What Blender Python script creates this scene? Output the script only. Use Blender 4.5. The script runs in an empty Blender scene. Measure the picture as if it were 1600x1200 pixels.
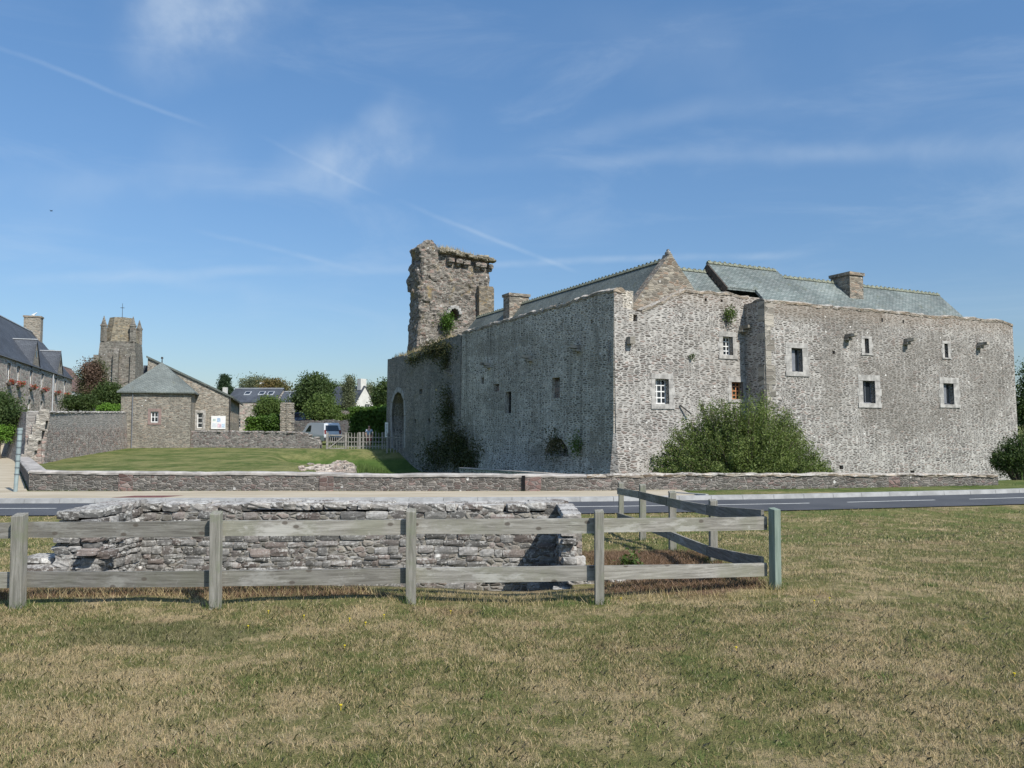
import bpy, bmesh, math, random
import numpy as np
from mathutils import Vector, Matrix
from mathutils.geometry import tessellate_polygon
R = math.radians
random.seed(7); RNG = np.random.default_rng(7)
scene = bpy.context.scene
C = scene.collection

# ---------------------------------------------------------------- camera, sky, sun, exposure
FPX = 1250.0; HOR = 672.0; EYE = 1.65
PITCH = math.atan((HOR-600)/FPX)
cam = bpy.data.objects.new('camera', bpy.data.cameras.new('camera')); C.objects.link(cam)
cam.location = (0, 0, EYE); cam.rotation_euler = (R(90)+PITCH, 0, 0)
cam.data.sensor_width = 36; cam.data.lens = FPX/1600*36
cam.data.clip_start = 0.1; cam.data.clip_end = 6000
scene.camera = cam
FW = Vector((0, math.cos(PITCH), math.sin(PITCH))); UP = Vector((0, -math.sin(PITCH), math.cos(PITCH))); RT = Vector((1, 0, 0))
def ray(px, py):
    return (FW + RT*((px-800)/FPX) + UP*((600-py)/FPX))
def at(px, py, Y):
    r = ray(px, py); return Vector((0, 0, EYE)) + r*(Y/r.y)

SUN = Vector((.46, -.54, .70)).normalized()
sunl = bpy.data.lights.new('sun', 'SUN'); sunl.energy = 4.7; sunl.angle = R(.55); sunl.color = (1, .95, .87)
so = bpy.data.objects.new('sun', sunl); C.objects.link(so); so.rotation_euler = SUN.to_track_quat('Z', 'Y').to_euler(); so.location = (20, -20, 40)
scene.view_settings.view_transform = 'Standard'; scene.view_settings.look = 'None'
scene.view_settings.exposure = 0.15; scene.view_settings.gamma = 1

class NT:
    """tiny node helper"""
    def __init__(s, tree): s.t = tree; s.n = tree.nodes; s.l = tree.links
    def add(s, typ, **kw):
        n = s.n.new(typ)
        for k, v in kw.items(): setattr(n, k, v)
        return n
    def put(s, sock, v):
        if isinstance(v, bpy.types.NodeSocket): s.l.new(v, sock)
        elif v is not None:
            if sock.type == 'RGBA' and len(v) == 3: v = (*v, 1)
            sock.default_value = v
    def math(s, op, a, b=None, c=None, clamp=False):
        n = s.add('ShaderNodeMath', operation=op, use_clamp=clamp)
        s.put(n.inputs[0], a); s.put(n.inputs[1], b); s.put(n.inputs[2], c); return n.outputs[0]
    def vmath(s, op, a, b=None, out=0):
        n = s.add('ShaderNodeVectorMath', operation=op); s.put(n.inputs[0], a); s.put(n.inputs[1], b)
        return n.outputs[out]
    def mix(s, f, a, b, blend='MIX'):
        n = s.add('ShaderNodeMix', data_type='RGBA', blend_type=blend); n.clamp_factor = True
        s.put(n.inputs[0], f); s.put(n.inputs[6], a); s.put(n.inputs[7], b); return n.outputs[2]
    def ramp(s, v, lo, hi, a=0., b=1., smooth=True):
        n = s.add('ShaderNodeMapRange', interpolation_type='SMOOTHSTEP' if smooth else 'LINEAR')
        s.put(n.inputs[0], v); n.inputs[1].default_value = lo; n.inputs[2].default_value = hi
        n.inputs[3].default_value = a; n.inputs[4].default_value = b; return n.outputs[0]
    def noise(s, vec, scale, detail=4, rough=.55, out=0, dim='3D', dist=0.):
        n = s.add('ShaderNodeTexNoise', noise_dimensions=dim); s.put(n.inputs['Vector'], vec)
        n.inputs['Scale'].default_value = scale; n.inputs['Detail'].default_value = detail
        n.inputs['Roughness'].default_value = rough; n.inputs['Distortion'].default_value = dist
        return n.outputs[out]
    def voro(s, vec, scale, feature='F1', rand=1., dim='3D'):
        n = s.add('ShaderNodeTexVoronoi', feature=feature, voronoi_dimensions=dim); s.put(n.inputs['Vector'], vec)
        n.inputs['Scale'].default_value = scale; n.inputs['Randomness'].default_value = rand; return n
    def sep(s, v): n = s.add('ShaderNodeSeparateXYZ'); s.put(n.inputs[0], v); return n.outputs
    def comb(s, x, y, z): n = s.add('ShaderNodeCombineXYZ'); [s.put(n.inputs[i], v) for i, v in enumerate((x, y, z))]; return n.outputs[0]

world = bpy.data.worlds.new('World'); scene.world = world; world.use_nodes = True
w = NT(world.node_tree); w.n.clear()
sky = w.add('ShaderNodeTexSky', sky_type='NISHITA'); sky.sun_disc = False
sky.sun_elevation = math.asin(SUN.z); sky.sun_rotation = math.atan2(SUN.x, SUN.y)
sky.air_density = 1.1; sky.dust_density = .6; sky.ozone_density = 1.6; sky.altitude = 0
bg = w.add('ShaderNodeBackground'); wo = w.add('ShaderNodeOutputWorld')
tc = w.add('ShaderNodeTexCoord'); D = tc.outputs['Generated']
wob = w.vmath('SUBTRACT', w.noise(D, 9, 3, .5, out=1), (.5, .5, .5))
def contrail(p, q, width, strength, wobble=.01, soft=.04, nscale=14):
    a = ray(*p).normalized(); b = ray(*q).normalized(); n = a.cross(b).normalized(); e = (b-a).normalized()
    m = w.vmath('MULTIPLY', wob, (wobble,)*3); d2 = w.vmath('ADD', D, m)
    dist = w.math('ABSOLUTE', w.vmath('DOT_PRODUCT', d2, tuple(n), out=1))
    core = w.ramp(dist, 0, width, 1, 0)
    s_ = w.vmath('DOT_PRODUCT', D, tuple(e), out=1); sa, sb = a.dot(e), b.dot(e)
    m1 = w.ramp(s_, sa-soft, sa+soft, 0, 1); m2 = w.ramp(s_, sb-soft, sb+soft, 1, 0)
    nz = w.ramp(w.noise(D, nscale, 4, .6), .3, .65, .25, 1)
    r = w.math('MULTIPLY', w.math('MULTIPLY', core, m1), w.math('MULTIPLY', m2, nz))
    return w.math('MULTIPLY', r, strength)
def puff(p, rx, ry, strength, tilt=0, nscale=9, lo=.38, hi=.75, rough=.55):
    c = ray(*p).normalized(); rt = RT; up = c.cross(rt).normalized()*-1; rt = up.cross(c).normalized()
    r2 = rt*math.cos(tilt)+up*math.sin(tilt); u2 = -rt*math.sin(tilt)+up*math.cos(tilt)
    m = w.vmath('MULTIPLY', wob, (.09,)*3); d2 = w.vmath('ADD', D, m)
    dx = w.math('DIVIDE', w.vmath('DOT_PRODUCT', w.vmath('SUBTRACT', d2, tuple(c)), tuple(r2), out=1), rx/FPX)
    dy = w.math('DIVIDE', w.vmath('DOT_PRODUCT', w.vmath('SUBTRACT', d2, tuple(c)), tuple(u2), out=1), ry/FPX)
    rr = w.math('SQRT', w.math('ADD', w.math('MULTIPLY', dx, dx), w.math('MULTIPLY', dy, dy)))
    base = w.ramp(rr, .1, 1.1, 1, 0)
    front = w.ramp(w.vmath('DOT_PRODUCT', D, tuple(c), out=1), .5, .8, 0, 1)
    nz = w.ramp(w.noise(D, nscale, 6, rough), lo, hi, .1, 1)
    return w.math('MULTIPLY', w.math('MULTIPLY', w.math('MULTIPLY', base, nz), front), strength)
masks = [contrail((-40, 60), (300, 190), .0042, .12, .012, .03),
         contrail((430, 225), (580, 297), .004, .10, .012, .03),
         contrail((640, 320), (890, 420), .0045, .17, .010, .02),
         contrail((700, 257), (1400, 236), .016, .12, .03, .08, 7),
         contrail((1150, 250), (1600, 225), .022, .12, .03, .08, 7),
         contrail((760, 413), (1230, 396), .007, .20, .012, .04),
         contrail((40, 436), (640, 418), .010, .16, .02, .08, 9),
         contrail((330, 365), (545, 420), .005, .14, .012, .03),
         contrail((0, 290), (560, 285), .025, .10, .05, .1, 6),
         contrail((840, 220), (1160, 165), .02, .10, .04, .06, 8),
         contrail((0, 375), (400, 460), .012, .09, .03, .08, 8),
         puff((325, 35), 150, 85, .66, -.35, 7), puff((560, 240), 150, 62, .50, -.25, 8),
         puff((845, 345), 45, 22, .16, 0, 10), puff((460, 470), 110, 30, .13, -.2, 9), puff((100, 330), 300, 60, .10, -.2, 6),
         puff((1250, 120), 420, 90, .10, .2, 5), puff((300, 240), 90, 60, .10, -.6, 8)]
tot = masks[0]
for m in masks[1:]: tot = w.math('ADD', tot, m)
wv_ = w.vmath('MULTIPLY', D, (1.2, 1.2, 5.0))
tot = w.math('ADD', tot, w.ramp(w.noise(wv_, 2.6, 7, .62, dist=.6), .46, .80, 0, .17))
tot = w.math('MINIMUM', tot, .9)
el = w.ramp(w.sep(D)[2], 0, .50, 0, 1, False)
tint = w.mix(el, (.68, .77, .93), (.90, 1.22, 1.45))
tint = w.mix(w.ramp(w.sep(D)[2], .55, .80), tint, (1.9, 1.9, 1.85))  # overhead sky, out of view, brightened as added fill for the shaded walls
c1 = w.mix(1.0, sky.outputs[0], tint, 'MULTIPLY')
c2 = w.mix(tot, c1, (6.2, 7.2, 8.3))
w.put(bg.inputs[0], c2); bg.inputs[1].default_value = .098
w.l.new(bg.outputs[0], wo.inputs[0])

# ---------------------------------------------------------------- object helpers
def tag(o, label=None, cat=None, group=None, kind=None):
    if label: o['label'] = label
    if cat: o['category'] = cat
    if group: o['group'] = group
    if kind: o['kind'] = kind
    return o
def thing(name, loc, label, cat, group=None, kind=None):
    o = bpy.data.objects.new(name, None); C.objects.link(o); o.location = loc; o.empty_display_size = .3
    return tag(o, label, cat, group, kind)
def worg(o):
    v = Vector(o.location)
    while o.parent: o = o.parent; v += Vector(o.location)
    return v
class MB:
    """collects polygons in world space; build() links them as one mesh object"""
    def __init__(s): s.v = []; s.f = []; s.m = []; s.mi = 0; s.smooth = False
    def poly(s, pts):
        b = len(s.v); s.v += [tuple(p) for p in pts]; s.f.append(tuple(range(b, b+len(pts)))); s.m.append(s.mi)
    def mesh(s, vs, fs):
        b = len(s.v); s.v += [tuple(p) for p in vs]
        for f in fs: s.f.append(tuple(i+b for i in f)); s.m.append(s.mi)
    def hexa(s, p):  # p: 8 points, bottom 4 ccw then top 4
        s.mesh(p, [(3, 2, 1, 0), (4, 5, 6, 7), (0, 1, 5, 4), (1, 2, 6, 5), (2, 3, 7, 6), (3, 0, 4, 7)])
    def box(s, c, d, ax=None, jit=0):
        ax = ax or (Vector((1, 0, 0)), Vector((0, 1, 0)), Vector((0, 0, 1)))
        P = []
        for sz in (-1, 1):
            for sx, sy in ((-1, -1), (1, -1), (1, 1), (-1, 1)):
                p = Vector(c) + ax[0]*(sx*d[0]/2) + ax[1]*(sy*d[1]/2) + ax[2]*(sz*d[2]/2)
                if jit: p += Vector((random.uniform(-jit, jit), random.uniform(-jit, jit), random.uniform(-jit, jit)))
                P.append(p)
        s.hexa(P)
    def bar(s, a, b, wd, ht, upv=(0, 0, 1), jit=0):
        a = Vector(a); b = Vector(b); z = (b-a); L = z.length; z.normalize(); upv = Vector(upv)
        x = z.cross(upv)
        if x.length < 1e-4: x = z.cross(Vector((0, 1, 0)))
        x.normalize(); y = x.cross(z).normalized()
        s.box((a+b)/2, (wd, ht, L), (x, y, z), jit)
    def tube(s, a, b, r0, r1=None, n=8, cap=True):
        r1 = r0 if r1 is None else r1; a = Vector(a); b = Vector(b); z = (b-a).normalized()
        x = z.cross(Vector((0, 0, 1)));  x = x if x.length > 1e-3 else Vector((1, 0, 0)); x.normalize(); y = z.cross(x)
        A = [a+(x*math.cos(t)+y*math.sin(t))*r0 for t in [2*math.pi*i/n for i in range(n)]]
        B = [b+(x*math.cos(t)+y*math.sin(t))*r1 for t in [2*math.pi*i/n for i in range(n)]]
        fs = [(i, (i+1) % n, n+(i+1) % n, n+i) for i in range(n)]
        if cap: fs += [tuple(range(n))[::-1], tuple(range(n, 2*n))]
        s.mesh(A+B, fs)
    def build(s, name, mat, parent=None, base=None, uv=True, smooth=False, bevel=0):
        org = worg(parent) if parent else (Vector(base) if base is not None else Vector((0, 0, 0)))
        v = np.array(s.v, dtype=float); me = bpy.data.meshes.new(name)
        me.from_pydata((v-np.array(org)).tolist(), [], s.f)
        mats = mat if isinstance(mat, (list, tuple)) else [mat]
        for m in mats: me.materials.append(m)
        me.polygons.foreach_set('material_index', s.m)
        if uv:
            L = me.uv_layers.new(name='UVMap'); 
            for p in me.polygons:
                n = p.normal
                h = math.hypot(n.x, n.y)
                if h > .35:
                    tx, ty = -n.y/h, n.x/h
                    if tx < -1e-4 or (abs(tx) <= 1e-4 and ty < 0): tx, ty = -tx, -ty
                    for li in p.loop_indices:
                        q = s.v[me.loops[li].vertex_index]; L.data[li].uv = (q[0]*tx+q[1]*ty, q[2]/h)
                else:
                    for li in p.loop_indices:
                        q = s.v[me.loops[li].vertex_index]; L.data[li].uv = (q[0], q[1])
        if smooth: me.polygons.foreach_set('use_smooth', [True]*len(me.polygons))
        me.update(); o = bpy.data.objects.new(name, me); C.objects.link(o)
        if parent: o.parent = parent
        else: o.location = org
        if bevel:
            b = o.modifiers.new('bevel', 'BEVEL'); b.width = bevel; b.segments = 2; b.limit_method = 'ANGLE'
        return o
def npmesh(name, verts, nper, mat, parent=None, base=(0, 0, 0), col=None, smooth=False, sizes=None):
    """many equal polygons fast: verts (N*nper,3)"""
    org = worg(parent) if parent else Vector(base)
    v = (np.asarray(verts, dtype=np.float32)-np.array(org, dtype=np.float32)); N = len(v)//nper
    me = bpy.data.meshes.new(name); me.vertices.add(len(v)); me.vertices.foreach_set('co', v.ravel())
    me.loops.add(len(v)); me.loops.foreach_set('vertex_index', np.arange(len(v), dtype=np.int32))
    me.polygons.add(N); me.polygons.foreach_set('loop_start', np.arange(0, len(v), nper, dtype=np.int32))
    if col is not None:
        a = me.attributes.new('rnd', 'FLOAT', 'POINT'); a.data.foreach_set('value', np.asarray(col, dtype=np.float32))
    me.update(calc_edges=True); me.validate()
    me.materials.append(mat); o = bpy.data.objects.new(name, me); C.objects.link(o)
    if parent: o.parent = parent
    else: o.location = org
    return o
def gridmesh(name, X, Y, Z, mat, base=(0, 0, 0), keep=None):
    ny, nx = X.shape; v = np.stack([X, Y, Z], -1).reshape(-1, 3).astype(np.float32)
    j, i = np.mgrid[0:ny-1, 0:nx-1]; a = (j*nx+i).ravel(); f = np.stack([a, a+1, a+nx+1, a+nx], 1)
    if keep is not None: f = f[keep.ravel()]
    f = f.astype(np.int32)
    me = bpy.data.meshes.new(name); me.vertices.add(len(v)); me.vertices.foreach_set('co', v.ravel())
    me.loops.add(f.size); me.loops.foreach_set('vertex_index', f.ravel())
    me.polygons.add(len(f)); me.polygons.foreach_set('loop_start', np.arange(0, f.size, 4, dtype=np.int32))
    me.update(calc_edges=True); me.polygons.foreach_set('use_smooth', [True]*len(f)); me.materials.append(mat)
    o = bpy.data.objects.new(name, me); C.objects.link(o); return o
def vnoise(x, y, seed=0):
    x = np.asarray(x, float); y = np.asarray(y, float); xi = np.floor(x); yi = np.floor(y); fx = x-xi; fy = y-yi
    fx = fx*fx*(3-2*fx); fy = fy*fy*(3-2*fy)
    def h(a, b): s = np.sin(a*127.1+b*311.7+seed*74.7)*43758.5453; return s-np.floor(s)
    return (h(xi, yi)*(1-fx)+h(xi+1, yi)*fx)*(1-fy)+(h(xi, yi+1)*(1-fx)+h(xi+1, yi+1)*fx)*fy-.5
def fbm(x, y, seed=0, o=4):
    r = 0; a = 1
    for k in range(o): r = r+a*vnoise(np.asarray(x)*2**k, np.asarray(y)*2**k, seed+k); a *= .5
    return r

# ---------------------------------------------------------------- materials
def newmat(name, rough=.9, spec=.2):
    m = bpy.data.materials.new(name); m.use_nodes = True; t = NT(m.node_tree); b = t.n['Principled BSDF']
    b.inputs['Roughness'].default_value = rough; b.inputs['Specular IOR Level'].default_value = spec
    return m, t, b
def plain(name, col, rough=.7, spec=.3, metal=0, var=.12, scale=6, bump=0):
    m, t, b = newmat(name, rough, spec); b.inputs['Metallic'].default_value = metal
    tcx = t.add('ShaderNodeTexCoord').outputs['Object']; n = t.noise(tcx, scale, 5)
    d = tuple(c*(1-var) for c in col); l = tuple(min(1, c*(1+var)) for c in col)
    t.put(b.inputs['Base Color'], t.mix(t.ramp(n, .3, .7), d, l))
    if bump:
        bp = t.add('ShaderNodeBump'); bp.inputs['Strength'].default_value = bump; bp.inputs['Distance'].default_value = .02
        t.put(bp.inputs['Height'], t.noise(tcx, scale*5, 4)); t.put(b.inputs['Normal'], bp.outputs[0])
    return m
def stone(name, cols, mortar, size=(.30, .11), mw=.10, use3d=False, rand=.85, stain=None, stainamt=.5, stainscale=.25,
          lichen=0, lichencol=(.62, .6, .55), patches=(), warp=.25, bump=.7, patchcol=None, zband=None, ochre=0, spots=0, streak=0, var=(.55, 1.3), island=False, rag=.09, mvar=0):
    """rubble masonry: cells are stones, cell borders are mortar"""
    m, t, b = newmat(name, .92, .15)
    if use3d:
        src = t.add('ShaderNodeNewGeometry').outputs['Position']; sc3 = (1/size[0], 1/size[0], 1/size[1])
    else:
        src = t.add('ShaderNodeUVMap').outputs[0]; sc3 = (1/size[0], 1/size[1], 1)
    wv = t.vmath('MULTIPLY', t.vmath('SUBTRACT', t.noise(src, 1.6/size[0]*.45, 3, .6, out=1), (.5,)*3), (size[0]*warp*2, size[0]*warp*2 if use3d else size[1]*warp*2, size[1]*warp*2))
    v = t.vmath('MULTIPLY', t.vmath('ADD', src, wv), sc3)
    dim = '3D' if use3d else '2D'
    v1 = t.voro(v, 1, 'F1', rand, dim); ed = t.voro(v, 1, 'DISTANCE_TO_EDGE', rand, dim).outputs['Distance']
    colv = v1.outputs['Color']
    if mvar:
        vb = t.vmath('ADD', t.vmath('MULTIPLY', v, (1.9, 1.35, 1.6)), (13.7, 5.1, 2.2)); v2 = t.voro(vb, 1, 'F1', rand, dim); e2 = t.voro(vb, 1, 'DISTANCE_TO_EDGE', rand, dim).outputs['Distance']
        sel = t.ramp(t.noise(src, 1.1, 4, .6), .53, .57); ed = t.math('ADD', t.math('MULTIPLY', ed, t.math('SUBTRACT', 1, sel)), t.math('MULTIPLY', t.math('MULTIPLY', e2, 1.0), sel)); colv = t.mix(sel, colv, v2.outputs['Color'])
    cr = t.sep(colv)
    if island:
        ri = t.add('ShaderNodeNewGeometry').outputs['Random Per Island']; wn_ = t.add('ShaderNodeTexWhiteNoise', noise_dimensions='1D'); t.put(wn_.inputs['W'], t.math('MULTIPLY', ri, 91.7)); cr = t.sep(wn_.outputs['Color'])
    n1 = t.noise(src, 14, 5, .65); edge = t.math('ADD', ed, t.math('MULTIPLY', t.math('SUBTRACT', n1, .5), rag*2))
    if mvar: edge = t.math('SUBTRACT', edge, t.math('ADD', t.math('MULTIPLY', t.ramp(t.noise(src, .55, 5, .65), .35, .65), mvar), t.math('MULTIPLY', t.ramp(cr[1], .0, .35, 1, 0), mvar*1.6)))
    mm = t.ramp(edge, mw*.55, mw*1.35, 1, 0)
    c = t.mix(t.ramp(cr[0], .15, .85), cols[0], cols[1]); c = t.mix(t.ramp(cr[1], .62, .95), c, cols[2])
    c = t.mix(1, c, t.comb(*(t.ramp(cr[2], 0, 1, *var),)*3), 'MULTIPLY')
    c = t.mix(.6, c, t.comb(*(t.ramp(t.noise(src, 30, 4, .7), .3, .7, .6, 1.35),)*3), 'MULTIPLY')
    mc = t.mix(t.ramp(t.noise(src, 2.2, 6, .75), .36, .64), mortar, tuple(x*.62 for x in mortar))
    c = t.mix(mm, c, mc)
    big = t.noise(src, stainscale, 6, .62); bg2 = t.ramp(big, .42, .66)
    f = t.math('MULTIPLY', bg2, stainamt)
    S = t.sep(src)
    for (pu, pv, ru, rv, am) in patches:
        du = t.math('DIVIDE', t.math('SUBTRACT', S[0], pu), ru); dv = t.math('DIVIDE', t.math('SUBTRACT', S[1] if not use3d else S[2], pv), rv)
        rr = t.math('SQRT', t.math('ADD', t.math('MULTIPLY', du, du), t.math('MULTIPLY', dv, dv)))
        rr = t.math('ADD', rr, t.math('MULTIPLY', t.math('SUBTRACT', t.noise(src, .9, 6, .7), .5), 2.4))
        f = t.math('MAXIMUM', f, t.ramp(rr, .6, 1.15, am, 0))
    sc_ = stain or tuple(x*.4 for x in mortar)
    mott = t.ramp(t.noise(src, 6, 6, .8), .38, .62, .5, 1.0)
    c = t.mix(t.math('MULTIPLY', f, mott), c, t.mix(.25, sc_, c))
    if streak:
        sv = t.vmath('MULTIPLY', src, (1.3, .09, .3) if not use3d else (1.3, 1.3, .09)); 
        c = t.mix(t.math('MULTIPLY', t.ramp(t.noise(sv, 1, 5, .6), .5, .75), streak), c, tuple(x*.5 for x in sc_))
    if ochre:
        c = t.mix(t.math('MULTIPLY', t.ramp(t.noise(src, .8, 6, .7), .55, .72), ochre), c, (.33, .24, .09))
    if spots:
        vs = t.voro(src, 4.2, 'F1', 1, '3D'); k = t.math('ADD', vs.outputs['Distance'], t.math('MULTIPLY', t.noise(src, 12, 4), .16))
        sel = t.ramp(t.sep(vs.outputs['Color'])[0], 1-spots, 1-spots+.05)
        c = t.mix(t.math('MULTIPLY', sel, t.ramp(k, .24, .34, 1, 0)), c, (.66, .64, .6))
    if lichen and island:
        gg = t.add('ShaderNodeNewGeometry'); nz = t.sep(gg.outputs['Normal'])[2]
        k = t.math('ADD', t.math('MULTIPLY', t.ramp(nz, -.2, .9), .06), t.math('ADD', t.math('MULTIPLY', t.noise(src, 26, 5, .75), .6), t.math('MULTIPLY', t.noise(src, 4, 5, .7), .4)))
        c = t.mix(t.math('MULTIPLY', t.ramp(k, .53, .585), lichen), c, lichencol)
    elif lichen:
        nz = t.sep(t.add('ShaderNodeNewGeometry').outputs['Normal'])[2]
        k = t.math('ADD', t.math('MULTIPLY', t.ramp(nz, .1, .8), .16), t.noise(src, 7, 7, .75))
        k2 = t.math('ADD', k, t.math('MULTIPLY', t.noise(src, 1.1, 3), .35))
        c = t.mix(t.math('MULTIPLY', t.ramp(k2, .76, .86), lichen), c, lichencol)
    if zband:  # (z0,z1,colour,amount) weathering under the coping
        zz = t.math('ADD', S[1] if not use3d else S[2], t.math('MULTIPLY', t.noise(src, 1.2, 5, .7), .9))
        k = t.math('MULTIPLY', t.ramp(zz, zband[0], zband[1]), zband[3]); c = t.mix(k, c, t.mix(.45, zband[2], c))
    t.put(b.inputs['Base Color'], c)
    h = t.math('ADD', t.math('MULTIPLY', t.ramp(edge, 0, mw*2.5), .7), t.math('ADD', t.math('MULTIPLY', n1, .35), t.math('MULTIPLY', cr[2], .4)))
    bp = t.add('ShaderNodeBump'); bp.inputs['Strength'].default_value = bump; bp.inputs['Distance'].default_value = .035
    t.put(bp.inputs['Height'], h); t.put(b.inputs['Normal'], bp.outputs[0])
    return m
def slate(name, c1, c2, size=(.22, .13), bump=.5, moss=0.):
    m, t, b = newmat(name, .72, .35); uvn = t.add('ShaderNodeUVMap').outputs[0]
    bk = t.add('ShaderNodeTexBrick'); t.put(bk.inputs['Vector'], uvn); bk.offset = .5
    bk.inputs['Scale'].default_value = 1; bk.inputs['Brick Width'].default_value = size[0]; bk.inputs['Row Height'].default_value = size[1]
    bk.inputs['Mortar Size'].default_value = .012; bk.inputs['Mortar Smooth'].default_value = .3; bk.inputs['Bias'].default_value = 0
    t.put(bk.inputs['Color1'], c1); t.put(bk.inputs['Color2'], c2); t.put(bk.inputs['Mortar'], tuple(x*.35 for x in c1))
    c = t.mix(1, bk.outputs[0], t.comb(*(t.ramp(t.noise(uvn, .5, 6, .6), .3, .7, .75, 1.25),)*3), 'MULTIPLY')
    c = t.mix(1, c, t.comb(*(t.ramp(t.noise(t.vmath('MULTIPLY', uvn, (1, 6, 1)), 3, 5, .7), .3, .7, .78, 1.22),)*3), 'MULTIPLY')
    if moss: c = t.mix(t.math('MULTIPLY', t.ramp(t.noise(uvn, 1.7, 6, .7), .55, .7), moss), c, (.12, .12, .06))
    t.put(b.inputs['Base Color'], c)
    saw = t.math('FRACT', t.math('DIVIDE', t.sep(uvn)[1], size[1]))
    bp = t.add('ShaderNodeBump'); bp.inputs['Strength'].default_value = bump; bp.inputs['Distance'].default_value = .02
    t.put(bp.inputs['Height'], t.math('ADD', t.math('MULTIPLY', saw, -.6), t.math('ADD', t.math('MULTIPLY', bk.outputs[1], -.8), t.math('MULTIPLY', t.noise(uvn, 9, 4), .5))))
    t.put(b.inputs['Normal'], bp.outputs[0]); return m
def leafmat(name, dark, light, dry=None, dryamt=0, cs=1.0):
    m, t, b = newmat(name, .6, .25); g = t.add('ShaderNodeNewGeometry')
    f = g.outputs['Random Per Island']; n = t.noise(g.outputs['Position'], cs, 4)
    k = t.math('ADD', t.math('MULTIPLY', f, .6), t.math('MULTIPLY', t.ramp(n, .3, .7), .4))
    c = t.mix(k, dark, light)
    if dry: c = t.mix(t.math('MULTIPLY', t.ramp(t.noise(g.outputs['Position'], cs*.6, 4), .4, .6), dryamt), c, dry)
    t.put(b.inputs['Base Color'], c)
    tr = t.add('ShaderNodeBsdfTranslucent'); t.put(tr.inputs[0], t.mix(1, c, (1.0, 1.15, .5), 'MULTIPLY'))
    mx = t.add('ShaderNodeMixShader'); mx.inputs[0].default_value = .28
    t.l.new(b.outputs[0], mx.inputs[1]); t.l.new(tr.outputs[0], mx.inputs[2]); t.l.new(mx.outputs[0], t.n['Material Output'].inputs[0])
    return m

M_CASTLE = stone('castle rubble, pale lime joints', ((.20, .182, .162), (.13, .122, .112), (.25, .20, .175)), (.50, .475, .435), (.30, .088), .12, warp=.45, rag=.16, mvar=.13, stain=(.20, .18, .155), stainamt=.35, stainscale=.35, spots=.06, zband=(7.2, 8.3, (.27, .20, .14), .5))
# patches are (u, v, ru, rv, amount) in this wall's own metres (see block wall)
pass
M_RUIN = stone('castle rubble, dark and mossy', ((.20, .185, .165), (.15, .14, .125), (.28, .24, .2)), (.40, .375, .33), (.26, .085), .10, warp=.45, rag=.15, mvar=.08, stain=(.10, .10, .08), stainamt=.7, stainscale=.3, streak=.35, ochre=.2)
M_TOWER = stone('tower rubble', ((.16, .145, .13), (.25, .22, .19), (.25, .185, .155)), (.36, .335, .285), (.30, .12), .08, use3d=True, warp=.4, rag=.13, stain=(.13, .12, .105), stainamt=.6, stainscale=.4, ochre=.7, spots=.12, bump=1, var=(.4, 1.25))
M_COPING = stone('weathered coping', ((.25, .205, .16), (.31, .27, .22), (.22, .19, .16)), (.34, .31, .26), (.34, .15), .07, use3d=True, warp=.4, stain=(.38, .27, .17), stainamt=.6, stainscale=.9, lichen=.5)
M_DRESSED = plain('dressed pale stone', (.36, .345, .32), .85, .2, var=.3, scale=4, bump=.25)
M_QUOIN = stone('quoins', ((.34, .31, .26), (.28, .26, .22), (.38, .34, .29)), (.45, .42, .37), (.5, .23), .04, warp=.1, stainamt=.3)
M_PARAPET = stone('parapet rubble', ((.14, .13, .12), (.22, .20, .18), (.20, .15, .135)), (.34, .315, .28), (.21, .068), .09, warp=.45, rag=.14, stain=(.12, .115, .10), stainamt=.75, stainscale=.45, lichen=.5, spots=.10, bump=1)
M_CEMENT = plain('pale cement coping', (.37, .345, .315), .9, .15, var=.28, scale=2.5, bump=.6)
M_LAVST = stone('washhouse stones', ((.17, .163, .15), (.26, .25, .235), (.21, .175, .155)), (.36, .35, .33), (.33, .15), .0, use3d=True, island=True, warp=.4, stain=(.14, .13, .12), stainamt=.35, stainscale=.8, lichen=.8, lichencol=(.44, .43, .40), spots=.10, bump=.6)
M_MORTAR = stone('washhouse mortar bed', ((.20, .18, .155), (.27, .25, .21), (.23, .19, .165)), (.34, .32, .285), (.12, .07), .1, use3d=True, stainamt=.6, lichen=.3)
M_LICHENCAP = stone('lichened cap stones', ((.21, .195, .175), (.30, .28, .255), (.19, .16, .14)), (.5, .48, .45), (.4, .16), .0, use3d=True, island=True, warp=.4, stainamt=.35, lichen=.9, lichencol=(.47, .455, .42), spots=.15)
M_TALL = stone('retaining wall rubble', ((.25, .21, .19), (.33, .29, .26), (.30, .21, .18)), (.40, .37, .33), (.32, .14), .08, use3d=True, warp=.4, rag=.12, stain=(.25, .24, .22), stainamt=.4, stainscale=.35, zband=(1.9, 2.5, (.33, .33, .31), .8), spots=.05)
M_PAV = stone('pavilion schist rubble', ((.20, .185, .16), (.29, .265, .225), (.31, .25, .2)), (.36, .335, .28), (.26, .07), .09, warp=.45, rag=.14, mvar=.04, stainamt=.4, spots=.06)
M_BARN = stone('annexe rubble', ((.26, .235, .20), (.35, .32, .265), (.33, .26, .2)), (.42, .385, .32), (.27, .08), .09, warp=.45, rag=.14, mvar=.04, stainamt=.35)
M_HOUSE = stone('village house stone', ((.40, .36, .30), (.50, .45, .38), (.42, .30, .26)), (.55, .51, .45), (.34, .14), .08, warp=.4, rag=.12, stainamt=.25)
M_CHURCH = stone('church stone', ((.14, .13, .115), (.21, .195, .17), (.19, .16, .14)), (.27, .255, .22), (.42, .17), .07, use3d=True, warp=.4, rag=.12, stainamt=.55, stainscale=.3, ochre=.2, spots=.12)
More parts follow.
